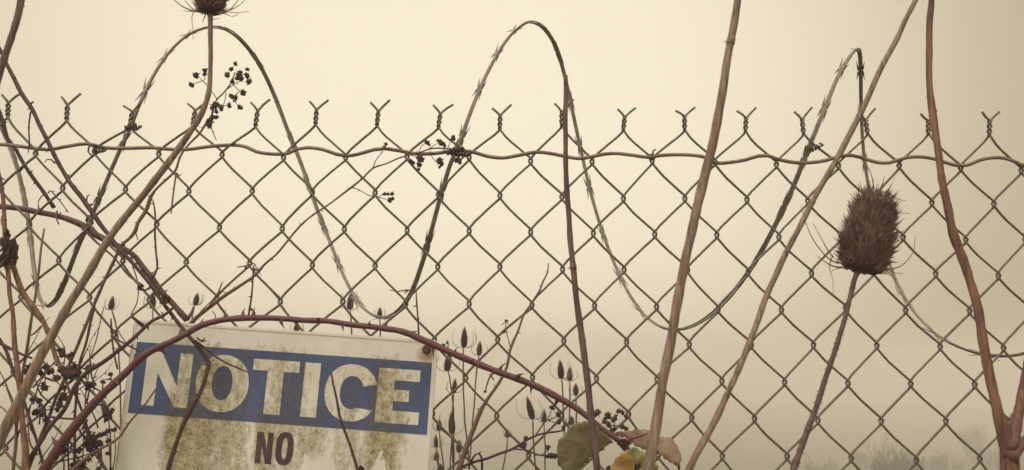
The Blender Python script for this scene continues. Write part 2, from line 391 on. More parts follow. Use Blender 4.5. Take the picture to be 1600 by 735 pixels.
# ------------------------------------------------------------------ the notice sign
sign = thing('notice_sign', (-0.39283510, -.02, EYE+0.03451705), 'dirty white metal sign with a blue NOTICE band, fixed to the fence behind bramble canes', 'sign')
sign.rotation_euler = (0.00741816, 0.05509409, -0.03564175)
SW, SH = .32817, .2540
def sign_mat(name, base, base2, dirt, amt):
    M = bpy.data.materials.new(name); M.use_nodes = True; t = M.node_tree; b = t.nodes['Principled BSDF']; L = t.links.new
    tc = N(t, 'ShaderNodeTexCoord'); sx = N(t, 'ShaderNodeSeparateXYZ'); L(tc.outputs['Object'], sx.inputs[0])
    def noise_(scale, st=(1, 1, 1), det=6, rg=.6):
        mp = N(t, 'ShaderNodeMapping'); mp.inputs['Scale'].default_value = st; L(tc.outputs['Object'], mp.inputs[0])
        q = N(t, 'ShaderNodeTexNoise'); q.inputs['Scale'].default_value = scale; q.inputs['Detail'].default_value = det; q.inputs['Roughness'].default_value = rg
        L(mp.outputs[0], q.inputs['Vector']); return q.outputs['Fac']
    def mth(op, a, b_, c=None):
        q = N(t, 'ShaderNodeMath', operation=op)
        for i, v in enumerate((a, b_, c)):
            if v is None: continue
            if isinstance(v, (int, float)): q.inputs[i].default_value = v
            else: L(v, q.inputs[i])
        return q.outputs[0]
    def ramp(v, stops):
        q = N(t, 'ShaderNodeValToRGB'); e = q.color_ramp
        while len(e.elements) < len(stops): e.elements.new(.5)
        for el, (p, c) in zip(e.elements, stops): el.position = p; el.color = (c, c, c, 1) if isinstance(c, (int, float)) else (*c, 1)
        L(v, q.inputs[0]); return q.outputs[0]
    # where the algae and run-off have settled, across the width (0..1) and down the height
    xw = mth('ADD', mth('DIVIDE', sx.outputs[0], SW), mth('MULTIPLY', mth('SUBTRACT', noise_(22), .5), .10))
    mx_ = ramp(xw, [(0, .05), (.11, .12), (.17, .85), (.22, .95), (.30, .62), (.38, .60), (.43, .35), (.47, .72), (.50, .6), (.57, .52), (.62, .5), (.68, .42), (.77, .42), (.82, .74), (.87, .80), (.925, .42), (.965, .08)])
    zw = mth('ADD', mth('DIVIDE', mth('MULTIPLY', sx.outputs[2], -1), SH), mth('MULTIPLY', mth('SUBTRACT', noise_(35), .5), .10))
    mz = ramp(zw, [(0, .12), (.06, .2), (.10, .55), (.16, .72), (.30, .8), (.42, 1.0), (.6, .95), (1, .7)])
    str_ = noise_(60, (1, 1, .16), 8, .7); fine = noise_(170, (1, 1, .7), 6, .75); spk = noise_(420, det=4)
    v = mth('MULTIPLY', mx_, mz)
    v = mth('MULTIPLY', v, amt)
    v = mth('ADD', v, mth('MULTIPLY', mth('SUBTRACT', str_, .5), 1.7))
    v = mth('ADD', v, mth('MULTIPLY', mth('SUBTRACT', fine, .5), 1.6))
    v = ramp(v, [(.30, 0), (.52, .45), (.85, .92)])
    # flaked-off clean patches low on the sheet
    thr = ramp(mth('ADD', mth('DIVIDE', sx.outputs[0], SW), mth('MULTIPLY', mth('SUBTRACT', noise_(60), .5), .05)),
               [(.55, 1), (.585, .62), (.60, .49), (.69, .50), (.74, .60), (.79, .60), (.845, .46), (.885, .56), (.93, .66), (.955, 1)])
    zf = mth('DIVIDE', mth('MULTIPLY', sx.outputs[2], -1), SH)
    fl = ramp(mth('ADD', mth('SUBTRACT', zf, thr), mth('MULTIPLY', mth('SUBTRACT', fine, .5), .22)), [(0, 0), (.02, 1)])
    keep = mth('SUBTRACT', 1, mth('MULTIPLY', fl, .93))
    v = mth('MULTIPLY', v, keep)
    dcol = ramp(mth('ADD', mth('MULTIPLY', noise_(110, det=5), .55), mth('MULTIPLY', spk, .55)), [(.37, dirt[0]), (.50, dirt[1]), (.63, dirt[2])])
    bcol = ramp(noise_(26, det=8), [(.35, base), (.7, base2)])
    mix = N(t, 'ShaderNodeMix', data_type='RGBA'); L(v, mix.inputs['Factor']); L(bcol, mix.inputs['A']); L(dcol, mix.inputs['B'])
    # rust weeping round the bolt
    vm = N(t, 'ShaderNodeVectorMath', operation='DISTANCE'); vm.inputs[1].default_value = (.3165, 0, -.016)
    mp = N(t, 'ShaderNodeMapping'); mp.inputs['Scale'].default_value = (1, 0, 1); L(tc.outputs['Object'], mp.inputs[0]); L(mp.outputs[0], vm.inputs[0])
    rst = ramp(mth('ADD', mth('MULTIPLY', vm.outputs['Value'], 60), mth('MULTIPLY', fine, .4)), [(.45, .7), (.95, 0)])
    mix2 = N(t, 'ShaderNodeMix', data_type='RGBA'); L(rst, mix2.inputs['Factor']); L(mix.outputs['Result'], mix2.inputs['A']); mix2.inputs['B'].default_value = (.33, .17, .07, 1)
    # rusty left edge
    edge = ramp(mth('ADD', mth('MULTIPLY', sx.outputs[0], 90), mth('MULTIPLY', noise_(70), .5)), [(.28, .8), (.42, 0)])
    mix3 = N(t, 'ShaderNodeMix', data_type='RGBA'); L(edge, mix3.inputs['Factor']); L(mix2.outputs['Result'], mix3.inputs['A']); mix3.inputs['B'].default_value = (.22, .10, .06, 1)
    L(mix3.outputs['Result'], b.inputs['Base Color'])
    b.inputs['Roughness'].default_value = .55
    bp = N(t, 'ShaderNodeBump'); bp.inputs['Strength'].default_value = .25; bp.inputs['Distance'].default_value = .0006
    L(v, bp.inputs['Height']); L(bp.outputs[0], b.inputs['Normal'])
    return M
DW = ((.075, .052, .025), (.24, .18, .075), (.53, .46, .26))
M_sw = sign_mat('stained_white_paint', (.78, .75, .67), (.86, .83, .76), DW, 1.15)
M_sl = sign_mat('stained_white_lettering', (.78, .75, .65), (.86, .83, .74), DW, 1.05)
M_sb = sign_mat('stained_blue_paint', (.062, .088, .205), (.105, .143, .285), ((.05, .04, .045), (.085, .078, .09), (.13, .12, .13)), 1.1)
M_sn = sign_mat('faded_dark_lettering', (.06, .03, .045), (.10, .055, .06), ((.06, .035, .03), (.10, .06, .045), (.22, .17, .09)), .55)
def plate(name, polys, y, th, mat_, holes=None, bev=0, parent=None):
    """flat pieces in the sign's own x,z plane ; each poly may be (outer, inner) for a ring"""
    bm = bmesh.new()
    for poly in polys:
        if isinstance(poly, tuple) and isinstance(poly[0], list):
            o, i = poly; n_ = len(o); vs = []
            for yy in (y, y+th):
                vs.append(([bm.verts.new((a, yy, b)) for a, b in o], [bm.verts.new((a, yy, b)) for a, b in i]))
            (fo, fi), (bo, bi) = vs
            closed = poly_closed.get(id(poly), True)
            rng = range(n_ if closed else n_-1)
            for k in rng:
                j = (k+1) % n_
                bm.faces.new((fo[k], fo[j], fi[j], fi[k])); bm.faces.new((bo[j], bo[k], bi[k], bi[j]))
                bm.faces.new((fo[j], fo[k], bo[k], bo[j])); bm.faces.new((fi[k], fi[j], bi[j], bi[k]))
            if not closed:
                for k in (0, n_-1): bm.faces.new((fo[k], fi[k], bi[k], bo[k]))
        else:
            f = [bm.verts.new((a, y, b)) for a, b in poly]; bk = [bm.verts.new((a, y+th, b)) for a, b in poly]
            bm.faces.new(f); bm.faces.new(list(reversed(bk)))
            for k in range(len(f)): j = (k+1) % len(f); bm.faces.new((f[j], f[k], bk[k], bk[j]))
    bmesh.ops.recalc_face_normals(bm, faces=bm.faces)
    me = bpy.data.meshes.new(name); bm.to_mesh(me); bm.free(); me.materials.append(mat_)
    ob = bpy.data.objects.new(name, me); COL.objects.link(ob); ob.parent = parent or sign; return ob
poly_closed = {}
def K(l): return [(a/1000, b/1000) for a, b in l]
def rrect(x0, z0, x1, z1, r):
    o = []
    for cx, cz, a0 in ((x1-r, z0-r, 90), (x1-r, z1+r, 0), (x0+r, z1+r, -90), (x0+r, z0-r, -180)):
        for k in range(6): a = R(a0-18*k); o.append((cx+r*math.cos(a), cz+r*math.sin(a)))
    return o
plate('sign_panel', [rrect(0, 0, SW, -SH, .004)], 0, .0012, M_sw)
# raised rolled rim along the right, left, top and bottom edges
rim = [(rrect(.0002, -.0002, SW-.0002, -SH+.0002, .004), rrect(.0028, -.0028, SW-.0032, -SH+.0028, .003))]
plate('sign_rim', rim, -.0007, .0006, M_sw)
plate('blue_band', [K([(5.9, -23.4), (323.2, -23.4), (324, -98.2), (5.9, -98.2)])], -.0003, .00026, M_sb)
def ell(cx, cz, rx, rz, p=2.15, n_=56, a0=0, a1=360):
    o = []
    for k in range(n_ if a1-a0 == 360 else n_+1):
        a = R(a0+(a1-a0)*k/n_); c, s = math.cos(a), math.sin(a)
        o.append((cx+rx*math.copysign(abs(c)**(2/p), c), cz+rz*math.copysign(abs(s)**(2/p), s)))
    return o
z1, z2 = -32.4, -89.0
Lt = [K([(19, z1), (34.5, z1), (54.8, -67), (54.8, z1), (68.4, z1), (68.4, z2), (54.2, z2), (32.4, -54), (32.4, z2), (19, z2)]),
      (K(ell(102.7, -60.6, 28.3, 29.8)), K(ell(102.7, -60.3, 10.9, 17.8))),
      K([(133.7, z1), (183.2, z1), (183.2, -44), (167, -44), (167, z2), (149.8, z2), (149.8, -44), (133.7, -44)]),
      K([(189, z1), (205.8, z1), (205.8, z2), (189, z2)]),
      K([(268, z1), (312, z1), (312, -44.5), (285.5, -44.5), (285.5, -54.2), (302, -54.2), (302, -66), (285.5, -66), (285.5, -76), (314, -76), (314, z2), (268, z2)])]
co = ell(240.5, -60.6, 28.0, 29.6, a0=19, a1=327); ci = ell(241.2, -60.4, 12.6, 17.2, a0=22, a1=298)
cpoly = (K(co), K(ci)); poly_closed[id(cpoly)] = False; Lt.append(cpoly)
plate('notice_lettering', Lt, -.0006, .00026, M_sl)
L2 = [K([(146, -107.6), (152.8, -107.6), (157.6, -126), (157.6, -107.6), (163.4, -107.6), (163.4, -139.8), (157.2, -139.8), (151.8, -120.5), (151.8, -139.8), (146, -139.8)]),
      (K(ell(176.2, -122.9, 9.3, 17.0, p=2.6)), K(ell(176.2, -122.9, 2.9, 11.2, p=2.3)))]
plate('no_lettering', L2, -.0003, .00026, M_sn)
M_rust = mat('rusted_bolt', (.07, .03, .022), (.22, .10, .06), 500, rough=.8, bump=.8)
def bolt(x, z, big):
    bm = bmesh.new()
    r1 = bmesh.ops.create_cone(bm, cap_ends=True, segments=20, radius1=.0050, radius2=.0047, depth=.0012, matrix=Matrix.Translation((x, -.0009, z)) @ Matrix.Rotation(R(90), 4, 'X'))
    if big: bmesh.ops.create_cone(bm, cap_ends=True, segments=6, radius1=.0038, radius2=.0034, depth=.0036, matrix=Matrix.Translation((x, -.0036, z)) @ Matrix.Rotation(R(90), 4, 'X') @ Matrix.Rotation(.3, 4, 'Z'))
    bmesh.ops.create_cone(bm, cap_ends=True, segments=10, radius1=.0020, radius2=.0020, depth=.024, matrix=Matrix.Translation((x, .0063, z)) @ Matrix.Rotation(R(90), 4, 'X'))
    me = bpy.data.meshes.new('bolt'); bm.to_mesh(me); bm.free(); me.materials.append(M_rust)
    ob = bpy.data.objects.new('bolt', me); COL.objects.link(ob); ob.parent = sign; return ob
bolt(.3165, -.0100, True)
bolt(.0100, -.2440, True); bolt(.3180, -.2440, True)

# ------------------------------------------------------------------ plants
def world_path(pts, y0, y1):
    """pts: (px, py, width px[, y]) -> [(Vector, radius)]"""
    n_ = len(pts); L = [0]
    for a, b in zip(pts, pts[1:]): L.append(L[-1]+math.hypot(a[0]-b[0], a[1]-b[1]))
    o = []
    for p, l in zip(pts, L):
        y = p[3] if len(p) > 3 else y0+(y1-y0)*l/max(L[-1], 1e-6)
        o.append((P(p[0], p[1], y), max(p[2]*(.84 if p[2] > 3 else 1), .9)*.5*mm(y)))
    return o
def ground_tail(a, b, r, reach=.35):
    """continue from b (direction a->b) down to the soil"""
    d = (b-a).normalized(); k = d/max(abs(d.z), .25)
    h = b.z-gz(b.x, b.y)
    o = []
    for f in (.3, .62, 1.0):
        g_ = math.sin(f*math.pi/2)
        o.append((Vector((b.x+k.x*reach*g_, b.y+k.y*.15*g_, b.z-h*f-(.02 if f == 1 else 0))), r*(1+.25*f)))
    return o
def roughen(path, amp, seed):
    o = []
    for i, (p, r) in enumerate(path):
        q = p*38+Vector((seed, 0, 0)); v = noise.noise_vector(q)
        o.append((p+v*amp, r*(1+.16*noise.noise(p*170+Vector((0, seed, 0))))))
    return o
def thorns(bm, path, gap, size, seed, hook=.5):
    rr = random.Random(seed); acc = 0; nx = gap*rr.uniform(.3, 1)
    for i in range(1, len(path)-1):
        acc += (path[i][0]-path[i-1][0]).length
        if acc > nx:
            nx = acc+gap*rr.uniform(.45, 1.6)
            t = (path[i+1][0]-path[i-1][0]).normalized()
            a = rr.choice((rr.gauss(0, .5), math.pi+rr.gauss(0, .5), rr.uniform(0, 6.28)))
            side = t.cross(Vector((0, 1, 0))).normalized(); fw = Vector((0, -1, 0))
            d = side*math.cos(a)+fw*math.sin(a)
            s = size*rr.uniform(.8, 1.6)
            cone(bm, path[i][0]+d*path[i][1]*.7, d+t*rr.uniform(-.3, .5), s, s*.22+path[i][1]*.16, bend=t*hook*(1 if seed % 2 else -1))

def lump(seed, star=True):
    rr = random.Random(seed); bm = bmesh.new()
    for k in range(9):
        p = Vector((rr.gauss(0, 1), rr.gauss(0, 1), rr.gauss(0, 1))).normalized()*rr.uniform(.35, .62)
        bmesh.ops.create_icosphere(bm, subdivisions=2, radius=rr.uniform(.38, .55), matrix=Matrix.Translation(p))
    if star:                                     # dry sepals
        for k in range(5):
            a = k*1.256+rr.uniform(-.2, .2); d = Vector((math.cos(a), math.sin(a), rr.uniform(-.5, .1)))
            cone(bm, d*.5, d, rr.uniform(.7, 1.1), .28, bend=Vector((0, 0, -.5)))
    me = bpy.data.meshes.new('berry'); bm.to_mesh(me); bm.free(); me.materials.append(M_berry)
    me.polygons.foreach_set('use_smooth', [True]*len(me.polygons)); return me
LUMP = [lump(i) for i in range(6)]
def berry(parent, px, py, size, y):
    ob = bpy.data.objects.new('berry', LUMP[rnd.randrange(6)]); COL.objects.link(ob); ob.parent = parent
    base = parent.location if parent.parent is None else parent.location+parent.parent.location
    ob.location = P(px, py, y)-base
    s = size*.5*mm(y)*.98; ob.scale = (s*rnd.uniform(.85, 1.15), s, s*rnd.uniform(.85, 1.25))
    ob.rotation_euler = (rnd.uniform(0, 6), rnd.uniform(0, 6), rnd.uniform(0, 6)); return ob

def dead_leaf(parent, px, py, size, y, seed, n_=3, hang=1.0):
    rr = random.Random(seed); bm = bmesh.new(); c = P(px, py, y); s = size*.5*mm(y)
    for q in range(n_):
        cx = Vector((rr.uniform(-.35, .35), rr.uniform(-.2, .2), rr.uniform(-.35, .35)))*s
        rot = Matrix.Rotation(rr.uniform(0, 6), 3, 'Y') @ Matrix.Rotation(rr.uniform(-.7, .7), 3, 'X')
        G = 9; vs = []
        for i in range(G):
            row = []
            for j in range(G):
                u = i/(G-1)*2-1; v = j/(G-1)*2-1
                wd = (1-abs(u)**2.2)*.62*(1+.25*math.sin(9*u+q)); z = v*wd
                yy = .35*math.sin(2.6*u+q)+.45*v*v*(.6-.5*u)
                k = noise.noise_vector(Vector((u*2+seed, v*2, q)))*.28
                w_ = rot@(Vector((u, yy, z))+k)*s; w_.z *= hang; w_.x /= hang**.7; row.append(bm.verts.new(c+cx*(1 if hang == 1 else 1.4)+w_))
            vs.append(row)
        for i in range(G-1):
            for j in range(G-1): bm.faces.new((vs[i][j], vs[i+1][j], vs[i+1][j+1], vs[i][j+1]))
    o = build('dried_leaf', bm, M_dry, parent)
    md = o.modifiers.new('thickness', 'SOLIDIFY'); md.thickness = .0005; return o

def cane(label, pts, y0, y1, twigs=(), berries=(), root='end', mat_=None, gap=.03, tsize=.0042, sub=.6, group='bramble canes round the fence', bsize=9.5, seed=1, leaves=(), name='bramble_cane', cat='bramble', rough=.0012):
    mat_ = mat_ or M_cane
    wp = world_path(pts, y0, y1)
    if root == 'end': wp = wp + ground_tail(wp[-2][0], wp[-1][0], wp[-1][1])
    elif root == 'start': wp = list(reversed(ground_tail(wp[1][0], wp[0][0], wp[0][1]))) + wp
    path = roughen(smooth_path(wp, .005), rough, seed)
    base = path[-1][0] if root == 'end' else path[0][0]
    t = thing(name, base.copy(), label, cat, group)
    bm = bmesh.new(); tube(bm, path, 8)
    if gap: thorns(bm, path, gap, tsize, seed)
    st = build('stem', bm, mat_, t)
    for i, tw in enumerate(twigs):
        yy = tw[0]; tp = world_path(tw[1], yy, yy+(.01 if i % 2 else -.01)); tp = roughen(smooth_path(tp, .004), rough*.6, seed+i)
        # round the twig off to a point
        tp = [(p, r*(1 if j < len(tp)*.8 else 1-.5*(j/len(tp)-.8)/.2)) for j, (p, r) in enumerate(tp)]
        bm = bmesh.new(); tube(bm, tp, 6)
        if gap and tw[1][0][2] > 1.6: thorns(bm, tp, gap*1.1, tsize*.7, seed+i*3+1)
        build('twig', bm, mat_, t)
    for b in berries: berry(t, b[0], b[1], b[3] if len(b) > 3 else bsize, b[2] if len(b) > 2 else y1)
    for l in leaves: dead_leaf(t, *l)
    return t

# --- teasels
def head_profile(f, kind):
    if kind == 'big':
        return (.74+.26*math.sin(min(1, f/.3)*math.pi/2))*(1 if f < .3 else 1-.30*((f-.3)/.7)**1.6)*(1 if f < .80 else math.sqrt(max(0, 1-((f-.80)/.205)**2))*.85+.15)
    return math.sin(math.pi*min(1, (f*.92+.13))**.85)**.62 if f < .99 else .05
def teasel_head(rad, height, nspine, spine, kind, seed, tuft=False, core_n=14):
    """head standing on the origin along +z ; returns core mesh, spine mesh"""
    rr = random.Random(seed); bm = bmesh.new(); rings = []
    for i in range(core_n+1):
        f = i/core_n; r = rad*(head_profile(f, kind) if i < core_n else .03)
        if i == 0: r *= .8
        ring = []
        for k in range(14):
            a = 2*math.pi*k/14+.2*i
            q = r*(1+rr.uniform(-.07, .07)); ring.append(bm.verts.new((q*math.cos(a), q*math.sin(a), f*height)))
        rings.append(ring)
    for a, b in zip(rings, rings[1:]):
        for k in range(14): bm.faces.new((a[k], a[(k+1) % 14], b[(k+1) % 14], b[k]))
    bm.faces.new(list(reversed(rings[0]))); bm.faces.new(rings[-1])
    me = bpy.data.meshes.new('head_core'); bm.to_mesh(me); bm.free(); me.materials.append(M_head)
    me.polygons.foreach_set('use_smooth', [True]*len(me.polygons))
    bm = bmesh.new()
    for i in range(nspine):
        f = (i+.5)/nspine; a = i*2.39996+rr.uniform(-.15, .15)
        f = min(.985, max(.01, f+rr.uniform(-.01, .01)))
        r = rad*head_profile(f, kind)*.93
        o = Vector((math.cos(a), math.sin(a), 0)); up = .35+.9*f
        d = (o+Vector((0, 0, up))+Vector((rr.gauss(0, .22), rr.gauss(0, .22), rr.gauss(0, .22)))).normalized()
        L = spine*rr.choice((rr.uniform(.5, 1.0), rr.uniform(.8, 1.6)))
        if tuft and f > .9: L *= rr.uniform(.8, 1.5)
        cone(bm, Vector((r*o.x, r*o.y, f*height)), d, L, spine*.085+rad*.022, bend=Vector((0, 0, rr.uniform(0, .5))), sides=3)
    me2 = bpy.data.meshes.new('head_spines'); bm.to_mesh(me2); bm.free(); me2.materials.append(M_spine)
    return me, me2
def put(mesh, name, parent, loc, axis, scale=1, spin=0):
    ob = bpy.data.objects.new(name, mesh); COL.objects.link(ob); ob.parent = parent
    q = axis.to_track_quat('Z', 'Y'); mt = q.to_matrix().to_4x4() @ Matrix.Rotation(spin, 4, 'Z') @ Matrix.Diagonal((*(scale if isinstance(scale, tuple) else (scale,)*3), 1)); mt.translation = loc; ob.matrix_local = mt; return ob
def tall_stem(label, pts, y0, y1, mat_, head=None, bracts=(), prick=.02, psize=.0025, cut=False, seed=3, group='tall dry teasel stems in front of the fence', name='teasel', cat='teasel', ext_top=None, ridges=True):
    """pts run from the top down to the frame's bottom"""
    wp = world_path(pts, y0, y1)
    if ext_top: wp = [(wp[0][0]+Vector(ext_top), wp[0][1]*.8)] + wp
    wp = wp + ground_tail(wp[-2][0], wp[-1][0], wp[-1][1])
    path = roughen(smooth_path(wp, .005), .0007, seed)
    t = thing(name, path[-1][0].copy(), label, cat, group)
    bm = bmesh.new()
    rings = tube(bm, path, 16, cap=True)
    if ridges:                                   # fine lengthwise ribs
        for ring, (p, r) in zip(rings, path):
            for k, v in enumerate(ring):
                if k % 2: v.co = p+(v.co-p)*.90
    if prick:
        rr = random.Random(seed); acc = 0; nx = 0
        for i in range(2, len(path)-2):
            acc += (path[i][0]-path[i-1][0]).length
            if acc > nx:
                nx = acc+prick*rr.uniform(.3, 1.4); tt = (path[i+1][0]-path[i-1][0]).normalized()
                for _ in range(7 if prick < .004 and i < len(path)*.45 else 1):
                    a = rr.uniform(0, 6.28); s = tt.cross(Vector((0, 1, 0))).normalized(); d = s*math.cos(a)+tt.cross(s)*math.sin(a)
                    cone(bm, path[i][0]+tt*rr.uniform(-.0025, .0025)+d*path[i][1]*.8, d+tt*rr.uniform(-.3, .3), psize*rr.uniform(.5, 1.3), psize*.22)
    if ridges:
        rr = random.Random(seed+77)
        for _ in range(2):                       # rings where the leaf pairs fell off
            i = rr.randrange(8, max(9, len(path)-8)); p, r = path[i]; tt = (path[i+1][0]-path[i-1][0]).normalized()
            tube(bm, [(p-tt*r*1.1, r*.98), (p-tt*r*.35, r*1.05), (p+tt*r*.35, r*1.07), (p+tt*r*1.0, r*.97)], 14)
            for q in range(2):
                a = rr.uniform(0, 6.28); sd_ = tt.cross(Vector((0, 1, 0))).normalized(); d = sd_*math.cos(a)+tt.cross(sd_)*math.sin(a)
                cone(bm, p+d*r*.8, d-tt*.3, r*rr.uniform(.7, 1.6), r*.35, bend=tt)
    build('stem', bm, mat_, t)
    if head:
        (core, spines), loc, axis, sc = head
        c = put(core, 'seed_head', t, loc-t.location, axis, sc)
        s_ = bpy.data.objects.new('spines', spines); COL.objects.link(s_); s_.parent = c
    for b in bracts:
        w = b[0]; bp = world_path([(x, y, w*(1-.75*i/(len(b[1])-1))) for i, (x, y) in enumerate(b[1])], b[2], b[3])
        bm = bmesh.new(); tube(bm, smooth_path(bp, .003), 5); build('bract', bm, M_bract if len(b) < 5 else M_spine, t)
    return t

# left teasel (head runs out of the top of the frame)
yA = -.32
hA = teasel_head(.0118, .062, 1100, .0042, 'big', 5, True)
bA = P(328, 19, yA)
tall_stem('tall pale brown teasel on the left whose spiny head touches the top of the photo',
    [(328,24,11),(329,60,9.5),(329,110,9),(326,145,10.5),(315,178,12),(300,203,12),(270,245,12.5),(225,303,13),(176,366,14),(140,425,15),(100,490,16),(68,548,17),(36,615,18),(0,690,19),(-22,735,20)], yA, -.36, M_teas,
    head=(hA, bA, Vector((-.01, .02, 1)).normalized(), 1.0),
    bracts=[(3.2, [(318,20),(300,17),(288,12),(272,0),(262,-14)], yA, yA-.02), (2.6, [(320,19),(302,15),(293,6),(284,-8)], yA, yA-.01), (2.0, [(303,18),(300,25),(301,45),(302,62)], yA-.02, yA-.03),
            (3.0, [(338,20),(358,16),(368,6),(377,-8)], yA, yA-.02), (2.4, [(340,20),(362,15),(378,5),(392,-12)], yA, yA+.015), (2.2, [(340,20),(356,19),(370,20),(389,18)], yA, yA-.02),
            (2.2, [(338,20),(352,22),(364,26),(373,22)], yA, yA-.03), (3.2, [(322,20),(319,28),(316,36)], yA, yA-.01), (2.4, [(320,20),(298,18),(286,17)], yA, yA-.01), (1.8, [(332,30),(338,30),(344,29)], yA, yA-.01)], prick=.03, psize=.0022, seed=11)
# right teasel with the big round head
yB = -.30
hB = teasel_head(.0168, .060, 1500, .0072, 'big', 9, True)
bB, tB = P(1346, 422, yB), P(1371, 302, yB+.006)
axB = (tB-bB).normalized()
tall_stem('dark prickly teasel on the right with a full bristly head in front of the mesh',
    [(1343,420,12.6),(1337,432,10.8),(1328,465,9.5),(1315,515,9.5),(1298,568,9.9),(1280,620,10.8),(1262,672,11.7),(1241,730,12.6),(1238,742,12.6)], yB, -.34, M_teasd,
    head=(hB, bB, axB, 1.0),
    bracts=[(4, [(1322,418),(1306,417),(1293,412),(1277,400)], yB, yB-.015), (2.6, [(1310,412),(1296,405),(1282,391),(1268,370),(1258,345),(1252,322)], yB, yB-.03),
            (2.4, [(1302,402),(1294,392),(1284,374),(1271,350)], yB, yB-.02), (2.2, [(1300,402),(1296,418),(1301,436),(1302,460)], yB, yB-.02), (2.6, [(1385,421),(1403,418),(1418,407),(1428,390),(1430,369)], yB, yB+.01),
            (2.4, [(1378,420),(1392,428),(1399,444),(1404,462)], yB, yB-.01), (2.2, [(1380,418),(1396,426),(1412,428)], yB, yB-.01), (2.2, [(1370,420),(1390,430),(1402,436)], yB, yB-.02), (1.8, [(1318,418),(1302,422),(1298,426)], yB, yB),
            (2.6, [(1380,300),(1392,304),(1402,311),(1415,314)], yB, yB-.01, 1), (2.2, [(1385,330),(1400,332),(1422,334)], yB, yB-.01, 1), (2.6, [(1358,296),(1355,285),(1356,276)], yB, yB, 1), (2.2, [(1366,296),(1362,275),(1358,262)], yB, yB, 1), (2.0, [(1376,294),(1380,284),(1382,275)], yB, yB, 1)],
    prick=.0028, psize=.0019, seed=12)
# headless stems
tall_stem('thick dark stem crossing the top left corner of the photo', [(38,-20,13),(30,20,13),(17,60,13),(6,95,13),(-10,150,14),(-30,230,15)], -.36, -.38, M_teasd, ext_top=(.03, 0, .2), seed=13, prick=.03)
tall_stem('upright broken-off stem with a cut tip just below the middle razor loop', [(883.5,118,8.5),(884,150,9),(884,230,9),(885,290,10),(891,370,10.5),(897,440,11.5),(905,500,12),(915,575,12.5),(922,640,13),(929,700,13.5),(934,745,14)], -.28, -.31, M_teasd, seed=14, prick=.05, psize=.0015)
tall_stem('thickest pale stem leaning right of centre from the top edge to the leaves', [(1155,-12,14),(1147,40,15),(1137,90,15.5),(1126,160,16.5),(1110,240,18.5),(1094,305,18),(1080,370,17.5),(1066,430,17.5),(1056,490,18),(1046,545,18.5),(1035,600,18.5),(1025,665,19.5),(1012,745,21)], -.40, -.42, M_teas, ext_top=(.03, 0, .25), seed=15, prick=.05, psize=.0015)
tall_stem('long straight stem slanting down to the left from the top edge between two thicker stems', [(1436,-14,9.7),(1410,42,10.1),(1375,112,10.6),(1342,182,11.4),(1312,240,11.4),(1280,298,11.0),(1255,345,11.0),(1222,408,11.0),(1195,470,11.4),(1172,535,11.4),(1140,608,11.9),(1110,672,12.3),(1072,745,13.2)], -.33, -.37, M_teas, ext_top=(.09, 0, .22), seed=16, prick=.04, psize=.0018)
t5 = tall_stem('crooked reddish brown woody stem forking near the right edge', [(1456,-14,11),(1453,30,12),(1451.5,80,12.5),(1453,140,13),(1457,180,15),(1463,215,13.5),(1470,268,14),(1480,320,15),(1490,365,17),(1505,405,17),(1520,450,16.5),(1531,500,17),(1541,555,18),(1550,605,18),(1561,650,20),(1572,688,27),(1577,712,31),(1577,745,32)], -.31, -.33, M_red, ext_top=(.0, 0, .25), seed=17, prick=.03, psize=.002, name='woody_shrub_stem', cat='shrub stem')
bm = bmesh.new(); tube(bm, roughen(smooth_path(world_path([(1576,705,28),(1583,688,24),(1590,655,19),(1597,620,17),(1606,575,16),(1618,500,15),(1624,420,13)], -.33, -.31), .005), .0007, 4), 14); build('side_branch', bm, M_red, t5)
bm = bmesh.new(); tube(bm, roughen(smooth_path(world_path([(1578,718,26),(1590,700,20),(1606,688,17),(1640,660,14)], -.335, -.30), .005), .0007, 5), 12); build('side_branch', bm, M_red, t5)

# --- small distant teasels
HS = [teasel_head(.30, 1.0, 220, .12, 'small', 40+i, core_n=9) for i in range(3)]
for a, b in HS: b.materials[0] = M_spined; a.materials[0] = M_spined
G2 = 'teasels standing in the fog behind the fence'
def far_teasel(px, py, h, w, label, stem_pts, lean=0, y=None, loops=4, br=True):
    """px,py = centre of the head"""
    if y is None: y = .55+max(0, 32-h)*.055
    rr = random.Random(px*7+py); s = mm(y)
    ax = Vector((math.sin(R(lean)), rr.uniform(-.1, .1), math.cos(R(lean)))).normalized()
    base = P(px-math.sin(R(lean))*h*.5, py+math.cos(R(lean))*h*.5, y)
    wp = [(base+ax*h*s*.1, .8*s)] + world_path([(a, b, 2.4) for a, b in stem_pts], y, y)
    wp += ground_tail(wp[-2][0], wp[-1][0], wp[-1][1], .1)
    path = roughen(smooth_path(wp, .03), .002, px)
    t = thing('distant_teasel', path[-1][0].copy(), label, 'teasel', G2)
    bm = bmesh.new(); tube(bm, path, 5); build('stem', bm, M_caned, t)
    k = rr.randrange(3)
    c = put(HS[k][0], 'seed_head', t, base-t.location, ax, (w*s/.78, w*s/.78, h*s))
    q = bpy.data.objects.new('spines', HS[k][1]); COL.objects.link(q); q.parent = c
    if br:
        for i in range(loops):
            a = rr.uniform(0, 6.28) if i > 1 else i*math.pi+rr.uniform(-.3, .3)
            o = Vector((math.cos(a), math.sin(a)*.7, 0)); l = h*s
            bp = [(base, .5*s), (base+o*l*.34+ax*l*.02, .45*s), (base+o*l*.62+ax*l*.32, .38*s), (base+o*l*.55+ax*l*(.75+rr.uniform(0, .3)), .25*s)]
            bm = bmesh.new(); tube(bm, smooth_path(bp, l*.1), 4); build('bract', bm, M_bract, t)
    return t
